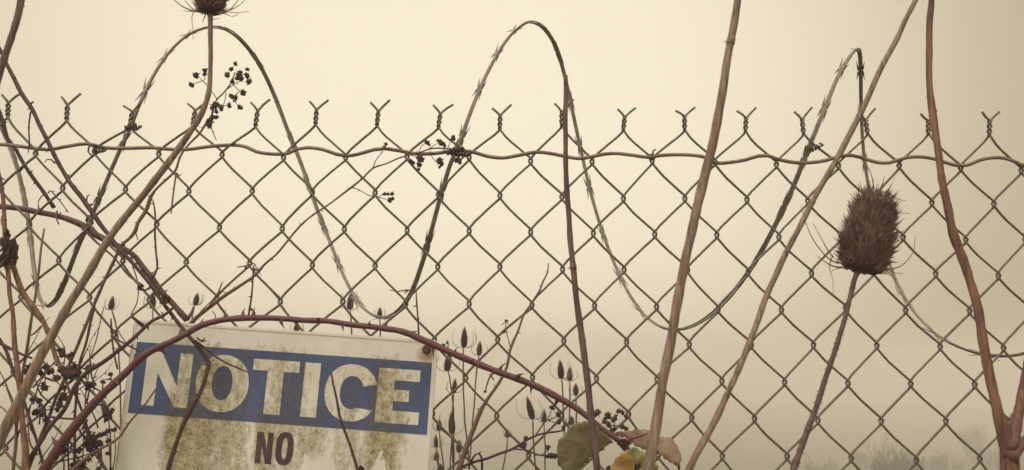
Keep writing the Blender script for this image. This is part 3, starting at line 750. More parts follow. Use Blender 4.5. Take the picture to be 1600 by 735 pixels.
FT = [
 (173.5,474,20,11,'distant teasel head inside the far left mesh, right of the hanging razor loop',[(180,500),(186,560),(190,700),(192,745)],4),
 (238,470,24,12,'distant teasel head tangled with curled dry leaf just left above the sign corner',[(238,500),(240,560),(243,745)],0),
 (306.5,468,18,11,'small teasel head above the sign where two bramble canes meet',[(301,492),(298,560),(296,745)],8),
 (547,471,25,13,'teasel head overlapped by the pale razor wire above the sign',[(549,500),(550,560),(552,745)],2),
 (593,489,15,10,'small teasel head resting in the bottom of the middle razor loop',[(594,510),(595,560),(596,745)],0),
 (463,512,16,11,'teasel head mostly hidden behind the top edge of the sign',[(463,540),(463,745)],0),
 (725,528,30,12.5,'tall teasel head with thin curved bracts just right of the sign corner',[(724,560),(723,610),(727,660),(733,745)],0),
 (749,545,20,10.5,'smaller teasel head at the right of the tall one beside the sign corner',[(745,575),(742,620),(737,680),(733,745)],3),
 (700,566,28,14,'ragged blurred teasel head hanging below the maroon cane by the sign corner',[(703,590),(708,640),(709,745)],8),
 (710,604,20,10,'thin teasel head directly below the ragged one',[(707,630),(706,690),(703,745)],4),
 (705.5,662,31,13,'long upright teasel head beside the right edge of the sign',[(706,690),(709,745)],-3),
 (686,665,16,11,'short teasel head half behind the right edge of the sign',[(688,690),(694,745)],0),
 (681,690,18,8,'narrow teasel head touching the right edge of the sign',[(684,715),(688,745)],-4),
 (682,713,13,10,'round teasel head low against the right edge of the sign',[(684,728),(686,745)],0),
 (717,698,17,11,'round teasel head low down between the sign and the slanting cane',[(719,720),(720,745)],0),
 (688,736,18,15,'teasel head cut by the bottom of the photo beside the sign',[(688,752),(688,770)],0),
 (793,678,11,11,'tiny round teasel head alone in the middle of a mesh opening',[(792,700),(788,722),(783,745)],0),
 (828,639,33,13,'long teasel head leaning left below the maroon cane',[(832,665),(834,700),(838,745)],-15),
 (850,651,18,10.5,'short pointed teasel head right of the long leaning one',[(851,680),(852,745)],0),
 (876,578,27,12.5,'tallest teasel head of the trio left of the broken-off stem',[(878,600),(881,660),(884,745)],-4),
 (890,585,20,11,'middle teasel head of the trio left of the broken-off stem',[(891,610),(889,670),(888,745)],0),
 (899.5,609,17,10.5,'lowest teasel head of the trio left of the broken-off stem',[(900,630),(901,690),(901,745)],0),
 (893,658,13,11,'round teasel head just above the big olive leaf',[(893,680),(893,745)],0),
 (162,636,24,12,'teasel head leaning left beside the left edge of the sign',[(170,655),(173,690),(172,745)],-18),
]
for a in FT: far_teasel(*a)

# --- brambles
cane('thick maroon bramble cane arching over the sign and down to the leaves',
    [(64,742,17),(84,712,19),(104,684,19),(130,650,17),(158,618,15),(190,588,13.5),(225,556,14),(258,538,12.5),(290,522,11.5),(315,509,11),(345,502,11),(388,497,11.5),(430,498,10.5),(480,500,10.5),(520,504,10.5),(560,509,11),(600,514,11),(640,522,12),(665,534,13),(700,550,12.5),(735,564,12.5),(770,579,12),(805,592,12),(840,605,12),(872,622,12),(900,640,11.5),(925,658,10.5),(950,676,10),(968,690,11),(978,700,13),(984,706,8)],
    -.05, -.085, root='start', gap=.018, tsize=.0078, seed=21,
    twigs=[(-.06, [(655,530,4),(654,505,3),(652,478,2.6),(650,456,2.4)]), (-.06, [(651,456,2.2),(636,453,2),(622,455,1.8),(609,453,1.5)]), (-.062, [(388,494,4),(392,470,3),(395,440,2.8),(396,414,2.4)]), (-.062, [(396,412,2.2),(384,416,2),(371,418,1.6)]),
           (-.062, [(397,412,2.0),(404,424,1.6),(408,430,1.2)]), (-.06, [(770,584,5),(765,590,2.6),(761,602,2.4),(758,612,2)]), (-.06, [(766,586,3),(772,594,2.2)]), (-.06, [(308,528,3.5),(316,534,2.4),(323,532,1.5)]), (-.05, [(160,615,2.2),(161,600,2)]), (-.05, [(174,602,2.4),(173,588,2)]), (-.055, [(692,548,3),(699,545,2),(700,537,1.6)])],
    berries=[(758,612,-.06,5), (161,597,-.05,8), (173,585,-.05,9), (699,535,-.055,6), (693,540,-.055,7)])

cane('brown bramble cane running from the left edge down to the sign corner',
    [(-30,320,11),(0,324,11),(35,326,10.5),(65,332,10.5),(100,341,10.5),(128,352,12),(152,368,13),(178,382,11),(205,398,10),(228,425,11),(250,452,11),(272,478,10.5),(292,500,12)], .035, .03, root='start', mat_=M_cane, gap=.03, seed=22, rough=.0015,
    twigs=[(.03, [(128,354,7),(150,378,4),(178,403,3.4),(203,432,3),(225,447,4)]), (.028, [(292,500,8),(300,488,5),(303,480,3)]), (.03, [(90,330,3),(88,338,2.6),(92,350,2)]), (.03, [(205,400,3),(208,418,2),(214,436,1.8),(215,470,1.6),(203,495,2)]), (.03, [(60,331,2.4),(60,318,1.4)])],
    leaves=[(140, 345, 13, .03, 3, 2)])

cane('long thorny cane falling from the top left corner across the sign',
    [(-22,30,7),(4,88,7),(25,130,8),(48,168,8.5),(62,195,8),(77,226,8),(92,256,8),(108,283,8.5),(128,310,8.5),(146,336,9.5),(165,362,8),(190,392,8),(215,420,7),(238,448,8),(252,470,6.5),(266,488,7),(282,508,7),(300,532,7),(316,552,7.5),(325,568,8),(320,592,8),(309,620,8),(296,645,8.5),(284,672,8.5),(272,705,8.5),(260,745,9)], -.015, -.055, root='end', mat_=M_caned, gap=.02, tsize=.004, seed=23,
    twigs=[(-.05, [(304,533,6),(322,545,4.2),(342,560,3.8),(364,572,3.4),(387,582,2.6)]), (-.02, [(48,175,2.6),(45,200,2.4),(46,225,2),(44,240,1.6)]), (-.02, [(86,256,2.8),(80,250,2),(73,250,1.8),(70,254,1.4)]), (-.015, [(135,318,3),(137,306,2),(141,304,1.6)]), (-.04, [(236,448,4),(226,454,3),(222,450,2)]), (-.045, [(238,436,4.4),(246,420,4),(243,392,3.6),(242,360,3.8),(243,345,3.6),(241,325,3.2),(238,312,2.8)]), (-.02, [(48,162,4),(52,160,3)])],
    leaves=[(220, 449, 10, -.045, 4, 2), (256, 470, 17, -.045, 5, 3)])

cane('thin dark cane dropping steeply through the upper left mesh',
    [(-14,160,11),(2,185,10),(12,215,8),(25,234,6.5),(38,258,7),(56,284,7),(72,306,7),(85,325,8)], .02, .03, root='start', mat_=M_caned, gap=.02, seed=24,
    twigs=[(.02, [(74,305,2.4),(66,306,2),(59,317,1.6)]), (.02, [(37,261,2.8),(31,268,2.2),(32,261,1.4)]), (.02, [(75,302,2.2),(78,298,2),(90,310,1.8),(108,333,1.4)])])

cane('upright reddish stem beside the left edge with a black curled leaf',
    [(-6,250,7),(3,300,7),(7,350,8),(11,400,8.5),(15,450,8),(20,500,8.5),(25,560,9),(32,620,10),(37,680,11),(40,745,13)], -.03, -.06, mat_=M_red, gap=.03, seed=25,
    twigs=[(-.03, [(12,395,10),(22,420,9.5),(35,455,10),(52,480,11),(66,500,9),(77,525,8.5),(88,560,8),(97,580,9),(104,600,8),(110,615,6)]), (-.03, [(6,355,4),(2,345,3),(4,335,2)]), (-.035, [(64,510,4),(55,520,3.4),(45,526,2)])],
    leaves=[(6, 374, 20, -.04, 6, 3, 1.5), (17, 392, 25, -.045, 7, 4, 1.7), (4, 400, 26, -.045, 17, 4, 1.6), (24, 402, 14, -.045, 18, 2, 1.7), (95, 550, 15, -.05, 8, 2), (110, 578, 26, -.05, 9, 4)])

cane('slender straight twig rising between the two hanging razor strands at the left',
    [(69,357,3.4),(63,400,4),(58,440,4.5),(52,480,5),(46,520,5.5),(40,560,5.5),(35,580,5),(20,745,6)], -.02, -.04, mat_=M_red, gap=.05, tsize=.002, seed=26)

cane('long brown cane reaching from the sign up to the berries under the middle loop',
    [(300,505,9),(312,492,7.5),(330,478,7),(350,462,6.5),(375,447,6),(398,430,5.5),(412,415,4.5),(430,400,4),(450,375,4),(470,352,3.8),(490,335,3.4),(520,315,3.2),(549,293,4.2),(565,280,3),(583,263,2.8),(605,256,2.4),(625,247,2.4),(650,240,2.4),(672,233.5,2.4),(700,233,2.6)], -.012, -.008, root='start', mat_=M_twig, gap=.022, tsize=.003, seed=27,
    twigs=[(-.01, [(549,293,2),(562,297,1.6),(575,305,1.5),(590,308,1.5),(604,312,1.3)]), (-.01, [(590,308,1.2),(600,303,1.1)]), (-.01, [(583,262,1.8),(588,250,1.5),(597,238,1.4),(601,228,1.3)]), (-.01, [(655,238,1.5),(658,230,1.3),(666,223,1.2)]), (-.01, [(672,233,1.5),(677,228,1.3),(688,223,1.2)]), (-.01, [(672,236,1.5),(676,247,1.4),(684,255,1.3)]), (-.01, [(700,232,1.4),(703,224,1.3),(708,217,1.2)]),
           (-.01, [(640,242,1.6),(650,246,1.4),(655,252,1.2)]), (-.015, [(322,485,3.4),(340,460,2.6),(348,440,2)]), (-.015, [(325,482,3),(331,470,2.4),(345,455,1.8),(358,460,1.5)]), (-.015, [(305,500,2.4),(318,482,1.8),(330,470,1.6)]), (-.01, [(400,430,2.4),(418,448,2.2),(436,468,2)]), (-.015, [(332,487,1.8),(336,492,1.6),(336,508,1.5)])],
    berries=[(603,226,-.01,8),(600,230,-.01,6),(667,222,-.01,10),(670,226,-.01,7),(690,223,-.01,11),(694,227,-.01,8),(685,220,-.01,7),(708,216,-.01,9),(642,252,-.01,9),(646,255,-.01,7),(655,248,-.01,12),(660,250,-.01,9),(655,258,-.01,11),(654,264,-.01,6),(687,252,-.01,12),(690,256,-.01,9),(687,261,-.01,6),(715,250,-.01,11),(719,254,-.01,8),(706,238,-.01,13),(714,236,-.01,14),(700,240,-.01,9),(722,233,-.01,8),(600,303,-.01,8),(606,303,-.01,6),(613,303,-.01,8),(609,313,-.01,10),(613,311,-.01,7)], bsize=9)

cane('thin bramble twig climbing to a big spray of dried berries beside the left razor loop',
    [(192,382,6),(203,372,6.5),(212,360,8),(216,348,7),(228,330,8),(236,308,7.5),(243,298,5),(258,283,5),(273,268,4.5),(280,248,4.5),(290,232,4),(302,218,4.4),(312,208,4.2),(322,192,4.6),(330,180,4.5),(333,168,3.2),(339,155,2.8),(348,146,2.6),(355,138,2.4),(362,129,2.4),(368,112,2)], -.01, .01, root='start', mat_=M_twig, gap=.02, tsize=.0035, seed=28,
    twigs=[(0, [(275,274,3.6),(273,290,3.2),(269,315,2.8),(267,334,2.2)]), (0, [(339,155,1.8),(334,147,1.5),(328,140,1.4),(321,131,1.4),(316,127,1.3),(311,120,1.2)]), (0, [(317,126,1.3),(310,129,1.2),(302,132,1.1)]), (0, [(318,127,1.4),(320,121,1.2),(320,112,1.2)]),
           (0, [(354,140,1.8),(364,133,1.5),(375,127,1.4)]), (0, [(362,130,1.6),(368,137,1.4),(374,143,1.3),(380,144,1.2)]), (0, [(374,143,1.4),(368,150,1.3),(365,156,1.2)]), (0, [(353,144,1.4),(352,155,1.3),(349,165,1.2)]), (0, [(349,165,1.3),(356,165,1.2),(359,163,1.2)]), (0, [(366,158,1.2),(370,163,1.1),(375,167,1.1)]), (0, [(328,195,2.2),(332,205,1.8),(338,219,1.4)]), (0, [(275,270,2.6),(280,275,1.8),(283,272,1.3)]), (0, [(212,362,2),(216,375,1.6)]), (0, [(195,384,3),(190,378,2)])],
    berries=[(306,118,0,11),(320,110,0,9),(320,116,0,8),(300,132,0,11),(368,100,0,9),(362,109,0,9),(356,117,0,11),(374,115,0,11),(377,122,0,12),(386,109,0,8),(386,118,0,11),(389,127,0,11),(363,127,0,9),(371,122,0,9),(380,145,0,10.5),(365,154,0,14),(361,150,0,8),(375,168,0,9),(359,165,0,9),(337,165,.0,14),(333,170,0,11),(347,169,0,12),(338,175,0,8),(337,182,0,11),(327,192,0,13),(331,187,0,8),(326,198,0,8)])

cane('dark cane rising from the bottom left and passing behind the sign corner leaves',
    [(272,480,5),(255,493,6),(238,502,6.5),(221,517,7),(205,532,7),(185,548,7.5),(160,568,8),(140,580,9),(125,595,8),(115,608,8),(100,640,8),(82,662,8.5),(62,692,9),(45,722,10),(34,745,11)], -.045, -.05, mat_=M_caned, gap=.018, seed=29,
    twigs=[(-.045, [(225,511,7),(214,502,6),(206,495,5)]), (-.045, [(226,553,3.6),(210,545,3.4),(195,537,3.4),(180,528,3.6),(176,524,3),(174,505,4),(173,498,3.6)]), (-.045, [(175,525,3.6),(178,550,3.4),(184,577,3)]), (-.045, [(197,537,1.6),(185,517,1.6),(178,497,1.6),(175,483,1.4)])])

cane('pale twig crossing the lower left corner of the sign',
    [(247,604,2.4),(238,615,3.2),(230,628,3.4),(215,645,3.4),(200,662,4),(188,682,4.4),(178,690,5),(160,700,5),(140,712,5),(120,728,5.5),(105,745,6)], -.04, -.06, mat_=M_twig, gap=.016, tsize=.003, seed=30)

cane('fine twisted twig hanging over the letter C of the sign',
    [(518,583,3),(522,605,3.6),(527,630,4.4),(531,648,4.8),(537,668,5),(545,690,5),(551,710,5.2),(558,732,6),(562,750,6)], -.045, -.05, mat_=M_caned, gap=.03, tsize=.002, seed=31,
    leaves=[(564, 732, 9, -.05, 10, 2)])

cane('slanting thorny cane right of the sign rising to a thin forked tip',
    [(857,410,1.8),(856,425,2.4),(849,440,2.8),(843,455,3),(836,465,3.6),(832,473,3.4),(820,490,3.8),(808,520,4.2),(802,532,5),(796,548,4.6),(792,575,5),(783,592,5.5),(770,612,6),(757,632,6.5),(750,644,9),(743,662,8.5),(735,685,9),(727,705,9.5),(716,735,10.5),(712,748,11)], -.02, -.03, mat_=M_twig, gap=.024, tsize=.003, seed=32,
    twigs=[(-.02, [(797,545,1.8),(793,528,1.6),(790,512,1.6),(791,503,1.5)]), (-.02, [(791,503,1.6),(786,506,1.4),(783,508,1)]), (-.02, [(791,503,1.5),(797,509,1.2)]), (-.02, [(749,643,4),(747,640,3)])],
    berries=[(787,519,-.02,6),(791,502,-.02,6)])

cane('low dark bramble twig with scattered shrivelled berries right of the sign',
    [(716,742,5),(722,729,5.5),(735,724,5),(752,719,5),(775,711,4.5),(800,702,5),(812,695,5),(822,688,4.6),(838,680,4),(853,676,3.6),(868,675,3),(882,673,2.4)], -.01, -.02, root='start', mat_=M_caned, gap=.03, seed=33, bsize=9,
    twigs=[(-.015, [(802,701,3),(820,703,2.6),(838,710,2.6),(850,712,3),(866,712,3)]), (-.015, [(838,680,2.4),(845,668,2.4),(853,658,2.2),(862,655,1.8),(871,650,1.5)]), (-.015, [(856,656,1.6),(859,648,1.4),(861,640,1.3)]), (-.015, [(857,657,1.5),(866,660,1.4),(874,659,1.3)]), (-.015, [(882,673,2),(884,664,1.6),(893,660,1.3)]), (-.015, [(735,722,4.5),(742,710,4),(748,708,4),(752,715,4),(753,745,4)]), (-.015, [(848,710,1.5),(855,705,1.3),(858,700,1.2)]), (-.015, [(812,694,2.4),(822,686,2),(820,682,2),(820,700,2)])],
    berries=[(862,638,-.015,9),(871,646,-.015,9),(873,650,-.015,6),(874,659,-.015,9),(880,668,-.015,7),(857,700,-.015,10),(860,712,-.015,10),(866,713,-.015,10),(872,713,-.015,9),(855,713,-.015,8),(818,695,-.015,11),(822,685,-.015,7),(814,697,-.015,8)])

cane('short berry spray between the broken-off stem and the thickest stem',
    [(972,690,3),(962,682,3),(955,673,3),(951,665,2.6),(950,660,2.2)], -.05, -.04, root=None, mat_=M_caned, gap=0, seed=34,
    twigs=[(-.04, [(953,668,2),(958,665,1.8),(968,666,1.6),(976,667,1.4)]), (-.04, [(959,664,1.5),(962,655,1.3),(966,646,1.2),(972,644,1.1)])],
    berries=[(933,645,-.04,11),(929,649,-.04,8),(950,650,-.04,11),(946,654,-.04,7),(945,660,-.04,10),(951,664,-.04,10),(960,656,-.04,10),(962,651,-.04,7),(956,673,-.04,9),(960,670,-.04,8),(966,642,-.04,9),(972,645,-.04,10),(979,651,-.04,8),(973,667,-.04,9),(978,670,-.04,9)])

rq = random.Random(99); EXTRA = []
for q in range(26):                              # fine dead side shoots crossing in the corner
    x, y = rq.uniform(15, 185), rq.uniform(560, 740); a = rq.choice((rq.uniform(-2.6, -1.9), rq.uniform(-1.5, -.6))); pl = [(x, y, rq.uniform(1.8, 3))]
    for w in range(4):
        a += rq.gauss(0, .22); st_ = rq.uniform(12, 26); x += math.cos(a)*st_; y += math.sin(a)*st_; pl.append((x, y, pl[0][2]*(1-.17*(w+1))))
    if x < 190: EXTRA.append((rq.uniform(-.045, -.01), pl))
cane('dense thorny spray of black berries low in the left corner',
    [(60,627,3),(67,640,2.8),(69,650,3.2),(76,651,3),(95,653,3),(115,654,3.4),(128,652,4),(132,665,3.5),(137,682,4),(142,700,4),(150,715,3.5),(160,728,3.5),(168,745,3.5)], -.03, -.04, mat_=M_caned, gap=.03, seed=35, bsize=9,
    twigs=[(-.03, [(62,695,2.6),(54,680,2.4),(48,668,2.2),(45,649,2.6),(47,636,2),(50,625,1.6)]), (-.03, [(68,643,2),(75,641,1.6),(80,639,1.4)]), (-.035, [(76,725,2.4),(95,721,2.4),(118,716,2.4),(140,710,2.2)]), (-.03, [(115,590,2.6),(103,606,2.6),(98,620,2.6),(88,632,2.4)]), (-.03, [(71,590,1.6),(82,594,1.6),(92,600,1.6),(100,610,1.8)]), (-.035, [(137,655,2.4),(135,668,2.2),(142,675,2),(150,676,1.6)]), (-.035, [(90,704,1.8),(97,712,2.2),(100,722,2.2),(98,745,2.2)]),
           (-.035, [(106,688,2.6),(107,710,2.4),(108,745,2.2)]), (-.035, [(135,694,3),(150,685,2.6),(160,678,2.4),(172,672,2.4)]), (-.035, [(155,745,3),(158,720,2.8),(157,695,2.4)]), (-.035, [(174,742,2),(172,718,1.8),(169,690,1.8),(166,684,1.6)]), (-.035, [(176,745,1.8),(181,700,1.5),(179,676,1.4)]), (-.035, [(118,660,2),(124,672,3),(138,690,4)]), (-.03, [(83,568,2.4),(92,573,2),(98,566,2)]), (-.03, [(71,585,1.6),(70,600,1.6)]), (-.035, [(118,735,2),(118,722,2)])] + EXTRA,
    berries=[(51,624,-.03,9),(61,627,-.03,10),(56,644,-.03,12),(52,646,-.03,8),(67,647,-.03,10),(71,657,-.03,11),(73,662,-.03,7),(80,640,-.03,6),(93,635,-.03,13),(90,640,-.03,9),(99,620,-.03,14),(95,625,-.03,10),(104,622,-.03,8),(139,602,-.03,13),(136,608,-.03,8),(145,604,-.03,7),(48,575,-.03,16),(42,580,-.03,12),(52,582,-.03,11),(46,590,-.03,9),(72,575,-.03,14),(78,580,-.03,12),(66,585,-.03,10),(90,592,-.03,12),(86,590,-.03,8),(70,606,-.03,13),(68,600,-.03,8),(100,606,-.03,9),(100,704,-.035,12),(123,704,-.035,11),(156,693,-.035,12),(170,689,-.035,10),(177,671,-.035,10),(168,676,-.035,12),(161,680,-.035,10),(168,708,-.035,9),(141,700,-.035,14),(136,692,-.035,13),(145,708,-.035,11),(140,719,-.035,10),(117,727,-.035,13),(127,731,-.035,12),(132,724,-.035,9),(155,680,-.035,9),(149,684,-.035,9),(138,684,-.035,10),(152,735,-.035,10),(112,733,-.035,9),(173,733,-.035,6),(107,557,-.03,8),(112,553,-.03,7),(97,548,-.03,10),(98,556,-.03,8),(122,598,-.03,9),(143,577,-.03,8),(138,575,-.03,9),(176,640,-.03,6)],
    leaves=[(168, 650, 16, -.03, 11, 3), (60, 580, 14, -.035, 12, 2), (140, 690, 22, -.03, 13, 4)])

# thin stems in the left corner
for lab, pts, y0, y1, mt, sd in (
  ('straight upright cane left of the sign with a blunt cut top', [(149,465,3.6),(146,485,4.5),(139,515,5),(132,545,5),(125,565,5),(122,600,5),(118,660,5),(116,745,5)], -.02, -.04, M_caned, 41),
  ('hair-thin thorny twig standing just left of the sign', [(162,480,1.6),(158,497,1.6),(153,520,1.8),(148,542,1.8),(142,560,1.8),(140,575,2),(134,620,2),(128,745,2)], -.02, -.03, M_twig, 42),
  ('dark stem sloping down from the left edge through the lower mesh', [(-20,500,6),(0,532,6),(10,550,6.5),(20,578,5.5),(34,612,5),(60,700,5),(70,745,6)], -.02, -.05, M_caned, 43),
  ('short dark cane reaching in from the left edge at knee of the pale stem', [(-25,525,7),(0,537,6.5),(15,545,6),(32,553,5),(50,560,4)], -.03, -.04, M_caned, 44),
  ('thin stem crossing behind the arching cane near the bottom left', [(115,608,6),(122,628,4.5),(130,650,4.5),(140,675,5),(150,700,6),(158,722,6),(170,745,6)], -.02, -.04, M_caned, 45)):
    lab = lab.replace('at knee of the pale stem', 'below the black curled leaf')
    cane(lab, pts, y0, y1, mat_=mt, gap=.02, tsize=.003, seed=sd, root='start' if sd == 44 else 'end')

# --- living leaves at the end of the arching cane
def leaf_mat(name, a, b, c, d, scale=45):
    M = bpy.data.materials.new(name); M.use_nodes = True; t = M.node_tree; bs = t.nodes['Principled BSDF']; L = t.links.new
    tc = N(t, 'ShaderNodeTexCoord')
    n1 = N(t, 'ShaderNodeTexNoise'); n1.inputs['Scale'].default_value = scale; n1.inputs['Detail'].default_value = 8; L(tc.outputs['Object'], n1.inputs['Vector'])
    r1 = N(t, 'ShaderNodeValToRGB'); e = r1.color_ramp; e.elements.new(.5); e.elements.new(.6)
    for el, (p, col) in zip(e.elements, ((.32, a), (.46, b), (.58, c), (.70, d))): el.position = p; el.color = (*col, 1)
    L(n1.outputs['Fac'], r1.inputs[0])
    n2 = N(t, 'ShaderNodeTexNoise'); n2.inputs['Scale'].default_value = 600; n2.inputs['Detail'].default_value = 4; L(tc.outputs['Object'], n2.inputs['Vector'])
    mx = N(t, 'ShaderNodeMix', data_type='RGBA', blend_type='OVERLAY'); mx.inputs['Factor'].default_value = .35
    L(r1.outputs[0], mx.inputs['A']); L(n2.outputs['Fac'], mx.inputs['B']); L(mx.outputs['Result'], bs.inputs['Base Color'])
    bs.inputs['Roughness'].default_value = .6
    vo = N(t, 'ShaderNodeTexVoronoi', feature='DISTANCE_TO_EDGE'); vo.inputs['Scale'].default_value = 260; L(tc.outputs['Object'], vo.inputs['Vector'])
    bp = N(t, 'ShaderNodeBump'); bp.inputs['Strength'].default_value = .35; bp.inputs['Distance'].default_value = .0006; L(vo.outputs['Distance'], bp.inputs['Height']); L(bp.outputs[0], bs.inputs['Normal'])
    tr = N(t, 'ShaderNodeBsdfTranslucent'); L(mx.outputs['Result'], tr.inputs['Color'])
    ms = N(t, 'ShaderNodeMixShader'); ms.inputs[0].default_value = .35; L(bs.outputs[0], ms.inputs[1]); L(tr.outputs[0], ms.inputs[2])
    L(ms.outputs[0], t.nodes['Material Output'].inputs['Surface']); return M
ML1 = leaf_mat('ageing_olive_leaf', (.26, .28, .16), (.37, .34, .22), (.43, .36, .25), (.40, .25, .18))
ML2 = leaf_mat('brown_curling_leaf', (.36, .32, .20), (.38, .30, .19), (.33, .20, .13), (.20, .08, .06), 60)
ML3 = leaf_mat('green_and_yellow_leaf', (.17, .25, .11), (.30, .36, .18), (.66, .46, .16), (.33, .13, .07), 26)
def leaf(parent, name, outline, y, mat_, mid, veins, cup=.006, seed=1, tilt=(0, 0), label=None, serr=1.5):
    """outline in photo pixels ; its own distance, cupping and thickness"""
    rr = random.Random(seed); pts = []
    for (a, b), (c, d) in zip(outline, outline[1:]+outline[:1]):
        L = math.hypot(c-a, d-b); k = max(1, int(L/3.6)); nx, nz = (d-b)/L, -(c-a)/L
        for j in range(k):
            s = (serr if j % 2 else -serr*.3)*rr.uniform(.5, 1.3); f = j/k
            pts.append((a+(c-a)*f+nx*s, b+(d-b)*f+nz*s))
    cx = sum(p[0] for p in pts)/len(pts); cy_ = sum(p[1] for p in pts)/len(pts)
    size = max(math.hypot(p[0]-cx, p[1]-cy_) for p in pts)
    def dep(x, yv):
        u, v = (x-cx)/size, (yv-cy_)/size
        # distance from the midrib folds the blade
        (ax, ay), (bx, by) = mid; L = math.hypot(bx-ax, by-ay); dm = ((x-ax)*(by-ay)-(yv-ay)*(bx-ax))/L/size
        return y + tilt[0]*u + tilt[1]*v - cup*abs(dm)*1.6 + cup*.9*u*v + .0022*noise.noise(Vector((u*3, v*3, seed))) + .0012*math.sin(abs(dm)*3+12*((x-ax)*(bx-ax)+(yv-ay)*(by-ay))/L/L)
    bm = bmesh.new(); vs = [bm.verts.new((a, 0, b)) for a, b in pts]; f = bm.faces.new(vs)
    bmesh.ops.triangulate(bm, faces=[f])
    for _ in range(4):
        es = [e for e in bm.edges if e.calc_length() > 9]
        if not es: break
        bmesh.ops.subdivide_edges(bm, edges=es, cuts=1); bmesh.ops.triangulate(bm, faces=[q for q in bm.faces if len(q.verts) > 3])
    for v in bm.verts: v.co = P(v.co.x, v.co.z, dep(v.co.x, v.co.z))
    o = build(name, bm, mat_, parent)
    md = o.modifiers.new('thickness', 'SOLIDIFY'); md.thickness = .00035
    if label: o['label'] = label
    bm = bmesh.new()
    for vn in veins:
        pp = []
        for i, (a, b) in enumerate(vn):
            pp.append((P(a, b, dep(a, b)-.0002), (.9-.5*i/len(vn))*.55*mm(y)))
        tube(bm, smooth_path(pp, .004), 5)
    build('veins', bm, M_vein, o)
    return o
M_vein = mat('leaf_vein', (.30, .24, .14), (.42, .32, .20), 100, rough=.7, bump=0)
z_ = lambda l: [(840+a/5.88, 610+b/5.88) for a, b in l]
spray = thing('bramble_leaf_spray', P(978, 702, -.09), 'three ageing bramble leaves at the tip of the arching cane, olive, brown and green-yellow', 'leaves')
leaf(spray, 'leaf', z_([(692,482),(640,410),(600,385),(540,330),(470,292),(430,283),(370,295),(320,310),(280,355),(245,405),(190,460),(180,520),(185,600),(190,690),(230,735),(270,800),(320,800),(370,735),(420,690),(470,650),(500,600),(560,575),(610,550),(640,510)]), -.095, ML1, z_([(692,482),(270,800)]),
     [z_([(692,482),(560,540),(430,640),(270,800)]), z_([(600,520),(500,420),(400,330)]), z_([(500,580),(380,480),(240,440)]), z_([(420,650),(300,610),(195,600)])], cup=.010, seed=3, tilt=(-.006, .006), label='large olive green leaf')
leaf(spray, 'leaf', z_([(695,430),(740,395),(800,380),(870,372),(950,358),(1015,364),(1060,395),(1110,430),(1170,435),(1225,445),(1275,500),(1305,560),(1320,620),(1310,690),(1292,740),(1280,700),(1240,670),(1190,640),(1150,610),(1110,560),(1050,545),(990,545),(920,520),(860,480),(800,430),(750,425)]), -.075, ML2, z_([(695,430),(1300,690)]),
     [z_([(700,425),(850,420),(1000,440),(1150,500),(1290,660)]), z_([(1000,440),(1060,405)]), z_([(1100,475),(1220,450)])], cup=-.010, seed=5, tilt=(-.012, .004), label='brown leaf with a curled red tip')
leaf(spray, 'leaf', z_([(880,525),(820,545),(760,580),(715,630),(685,680),(668,735),(700,800),(820,850),(950,840),(1050,790),(1105,735),(1110,690),(1060,650),(1010,600),(960,560),(920,535)]), -.085, ML3, z_([(880,525),(880,840)]),
     [z_([(885,530),(890,640),(860,760),(840,840)]), z_([(890,600),(800,640),(700,700)]), z_([(885,640),(980,690),(1080,720)])], cup=.008, seed=8, tilt=(.004, .006), label='green leaf with a yellow blotch')
bm = bmesh.new(); tube(bm, smooth_path(world_path([(966,688,5),(985,686,5),(1000,682,3.6),(1012,677,2.4)], -.088, -.078), .003), 6)
tube(bm, smooth_path(world_path([(975,698,9),(978,690,8),(984,685,7)], -.09, -.088), .003), 8); build('leaf_stalk', bm, M_cane, spray)
dead_leaf(spray, 976, 694, 17, -.092, 21, 3); dead_leaf(spray, 951, 733, 12, -.09, 22, 2); dead_leaf(spray, 996, 730, 12, -.098, 23, 2)

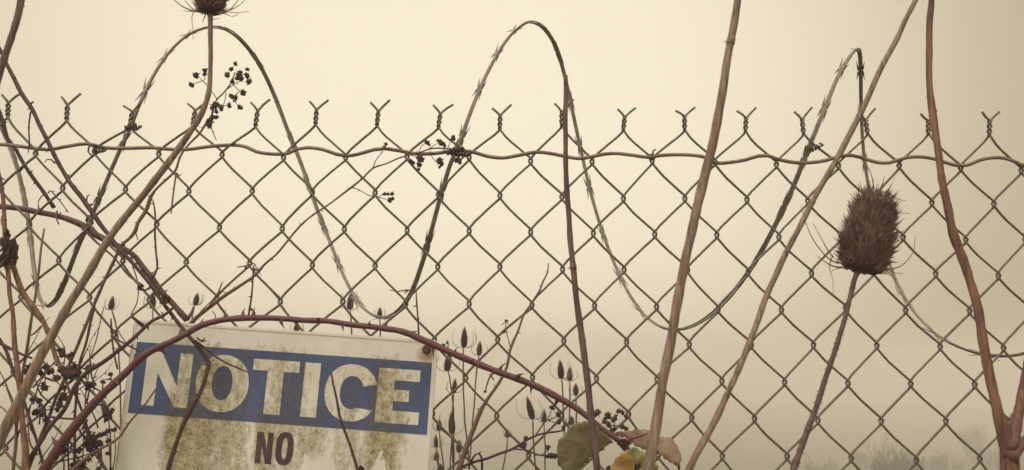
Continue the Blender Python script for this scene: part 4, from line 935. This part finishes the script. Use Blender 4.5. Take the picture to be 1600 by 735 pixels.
# --- bare shrubs out in the field
M_bush = mat('bare_shrub_bark', (.05, .026, .024), (.11, .065, .055), 8, rough=.9, bump=0)
def shrub(px, top_py, spread_px, y, label, seed, nst=9):
    rr = random.Random(seed); s = mm(y); top = P(px, top_py, y); gx = top.x; zg = gz(gx, y)-.05; H = top.z-zg; Wd = spread_px*.5*s
    t = thing('bare_shrub', (gx, y, zg), label, 'shrub', 'bare shrubs out in the foggy field')
    bm = bmesh.new(); bt = bmesh.new()
    def grow(bm_, p, d, L, r, lev):
        pts = [(p, r)]; q = p.copy(); dd = d.copy()
        for i in range(3):
            dd = (dd+Vector((rr.gauss(0, .16), rr.gauss(0, .16), .07+rr.gauss(0, .05)))).normalized(); q = q+dd*L/3; pts.append((q.copy(), r*(1-.22*(i+1))))
        tube(bm_, pts, 4 if lev < 2 else 3, cap=False)
        if lev < 4:
            for k in range(rr.choice((3, 3, 4)) if lev else 4):
                f = rr.uniform(.35, 1); j = min(2, int(f*3)); bp = pts[j][0].lerp(pts[j+1][0], f*3-j)
                sd = Vector((rr.gauss(0, 1), rr.gauss(0, 1), rr.uniform(-.1, 1.1))).normalized()
                grow(bt, bp, (dd*.9+sd*.75).normalized(), L*rr.uniform(.5, .72), max(r*.52, s*.28), lev+1)
    for k in range(nst):
        a = rr.uniform(0, 6.28); lean = rr.uniform(.05, 1)
        d = Vector((math.cos(a)*Wd/H*lean, math.sin(a)*Wd/H*lean, 1)).normalized()
        grow(bm, Vector((gx+math.cos(a)*.06, y+math.sin(a)*.06, zg)), d, H*rr.uniform(.42, .56), s*rr.uniform(1.1, 1.7), 0)
    build('trunk', bm, M_bush, t); build('crown', bt, M_bush, t)
for a in ((1385, 689, 175, 15, 'tallest bare shrub standing in the fog behind the right mesh', 51, 14),
          (1290, 714, 110, 23, 'low bare shrub left of the tallest one in the fog', 52, 7),
          (1478, 702, 130, 25, 'faint bare shrub just right of the tallest one in the fog', 53, 9),
          (1555, 692, 140, 26, 'faint bare shrub at the right edge behind the forked stem', 54, 9),
          (1520, 668, 210, 36, 'very faint broad tree top left of the forked stem', 62, 11),
          (1610, 655, 230, 36, 'very faint tree top behind the fork of the woody stem', 63, 11),
          (1350, 700, 90, 30, 'thin faint shrub between the low one and the tallest one', 64, 7),
          (1430, 716, 90, 24, 'low shrub tucked under the right side of the tallest bare shrub', 65, 8),
          (1620, 690, 130, 30, 'bare shrub mostly outside the right edge', 55, 9)): shrub(*a)
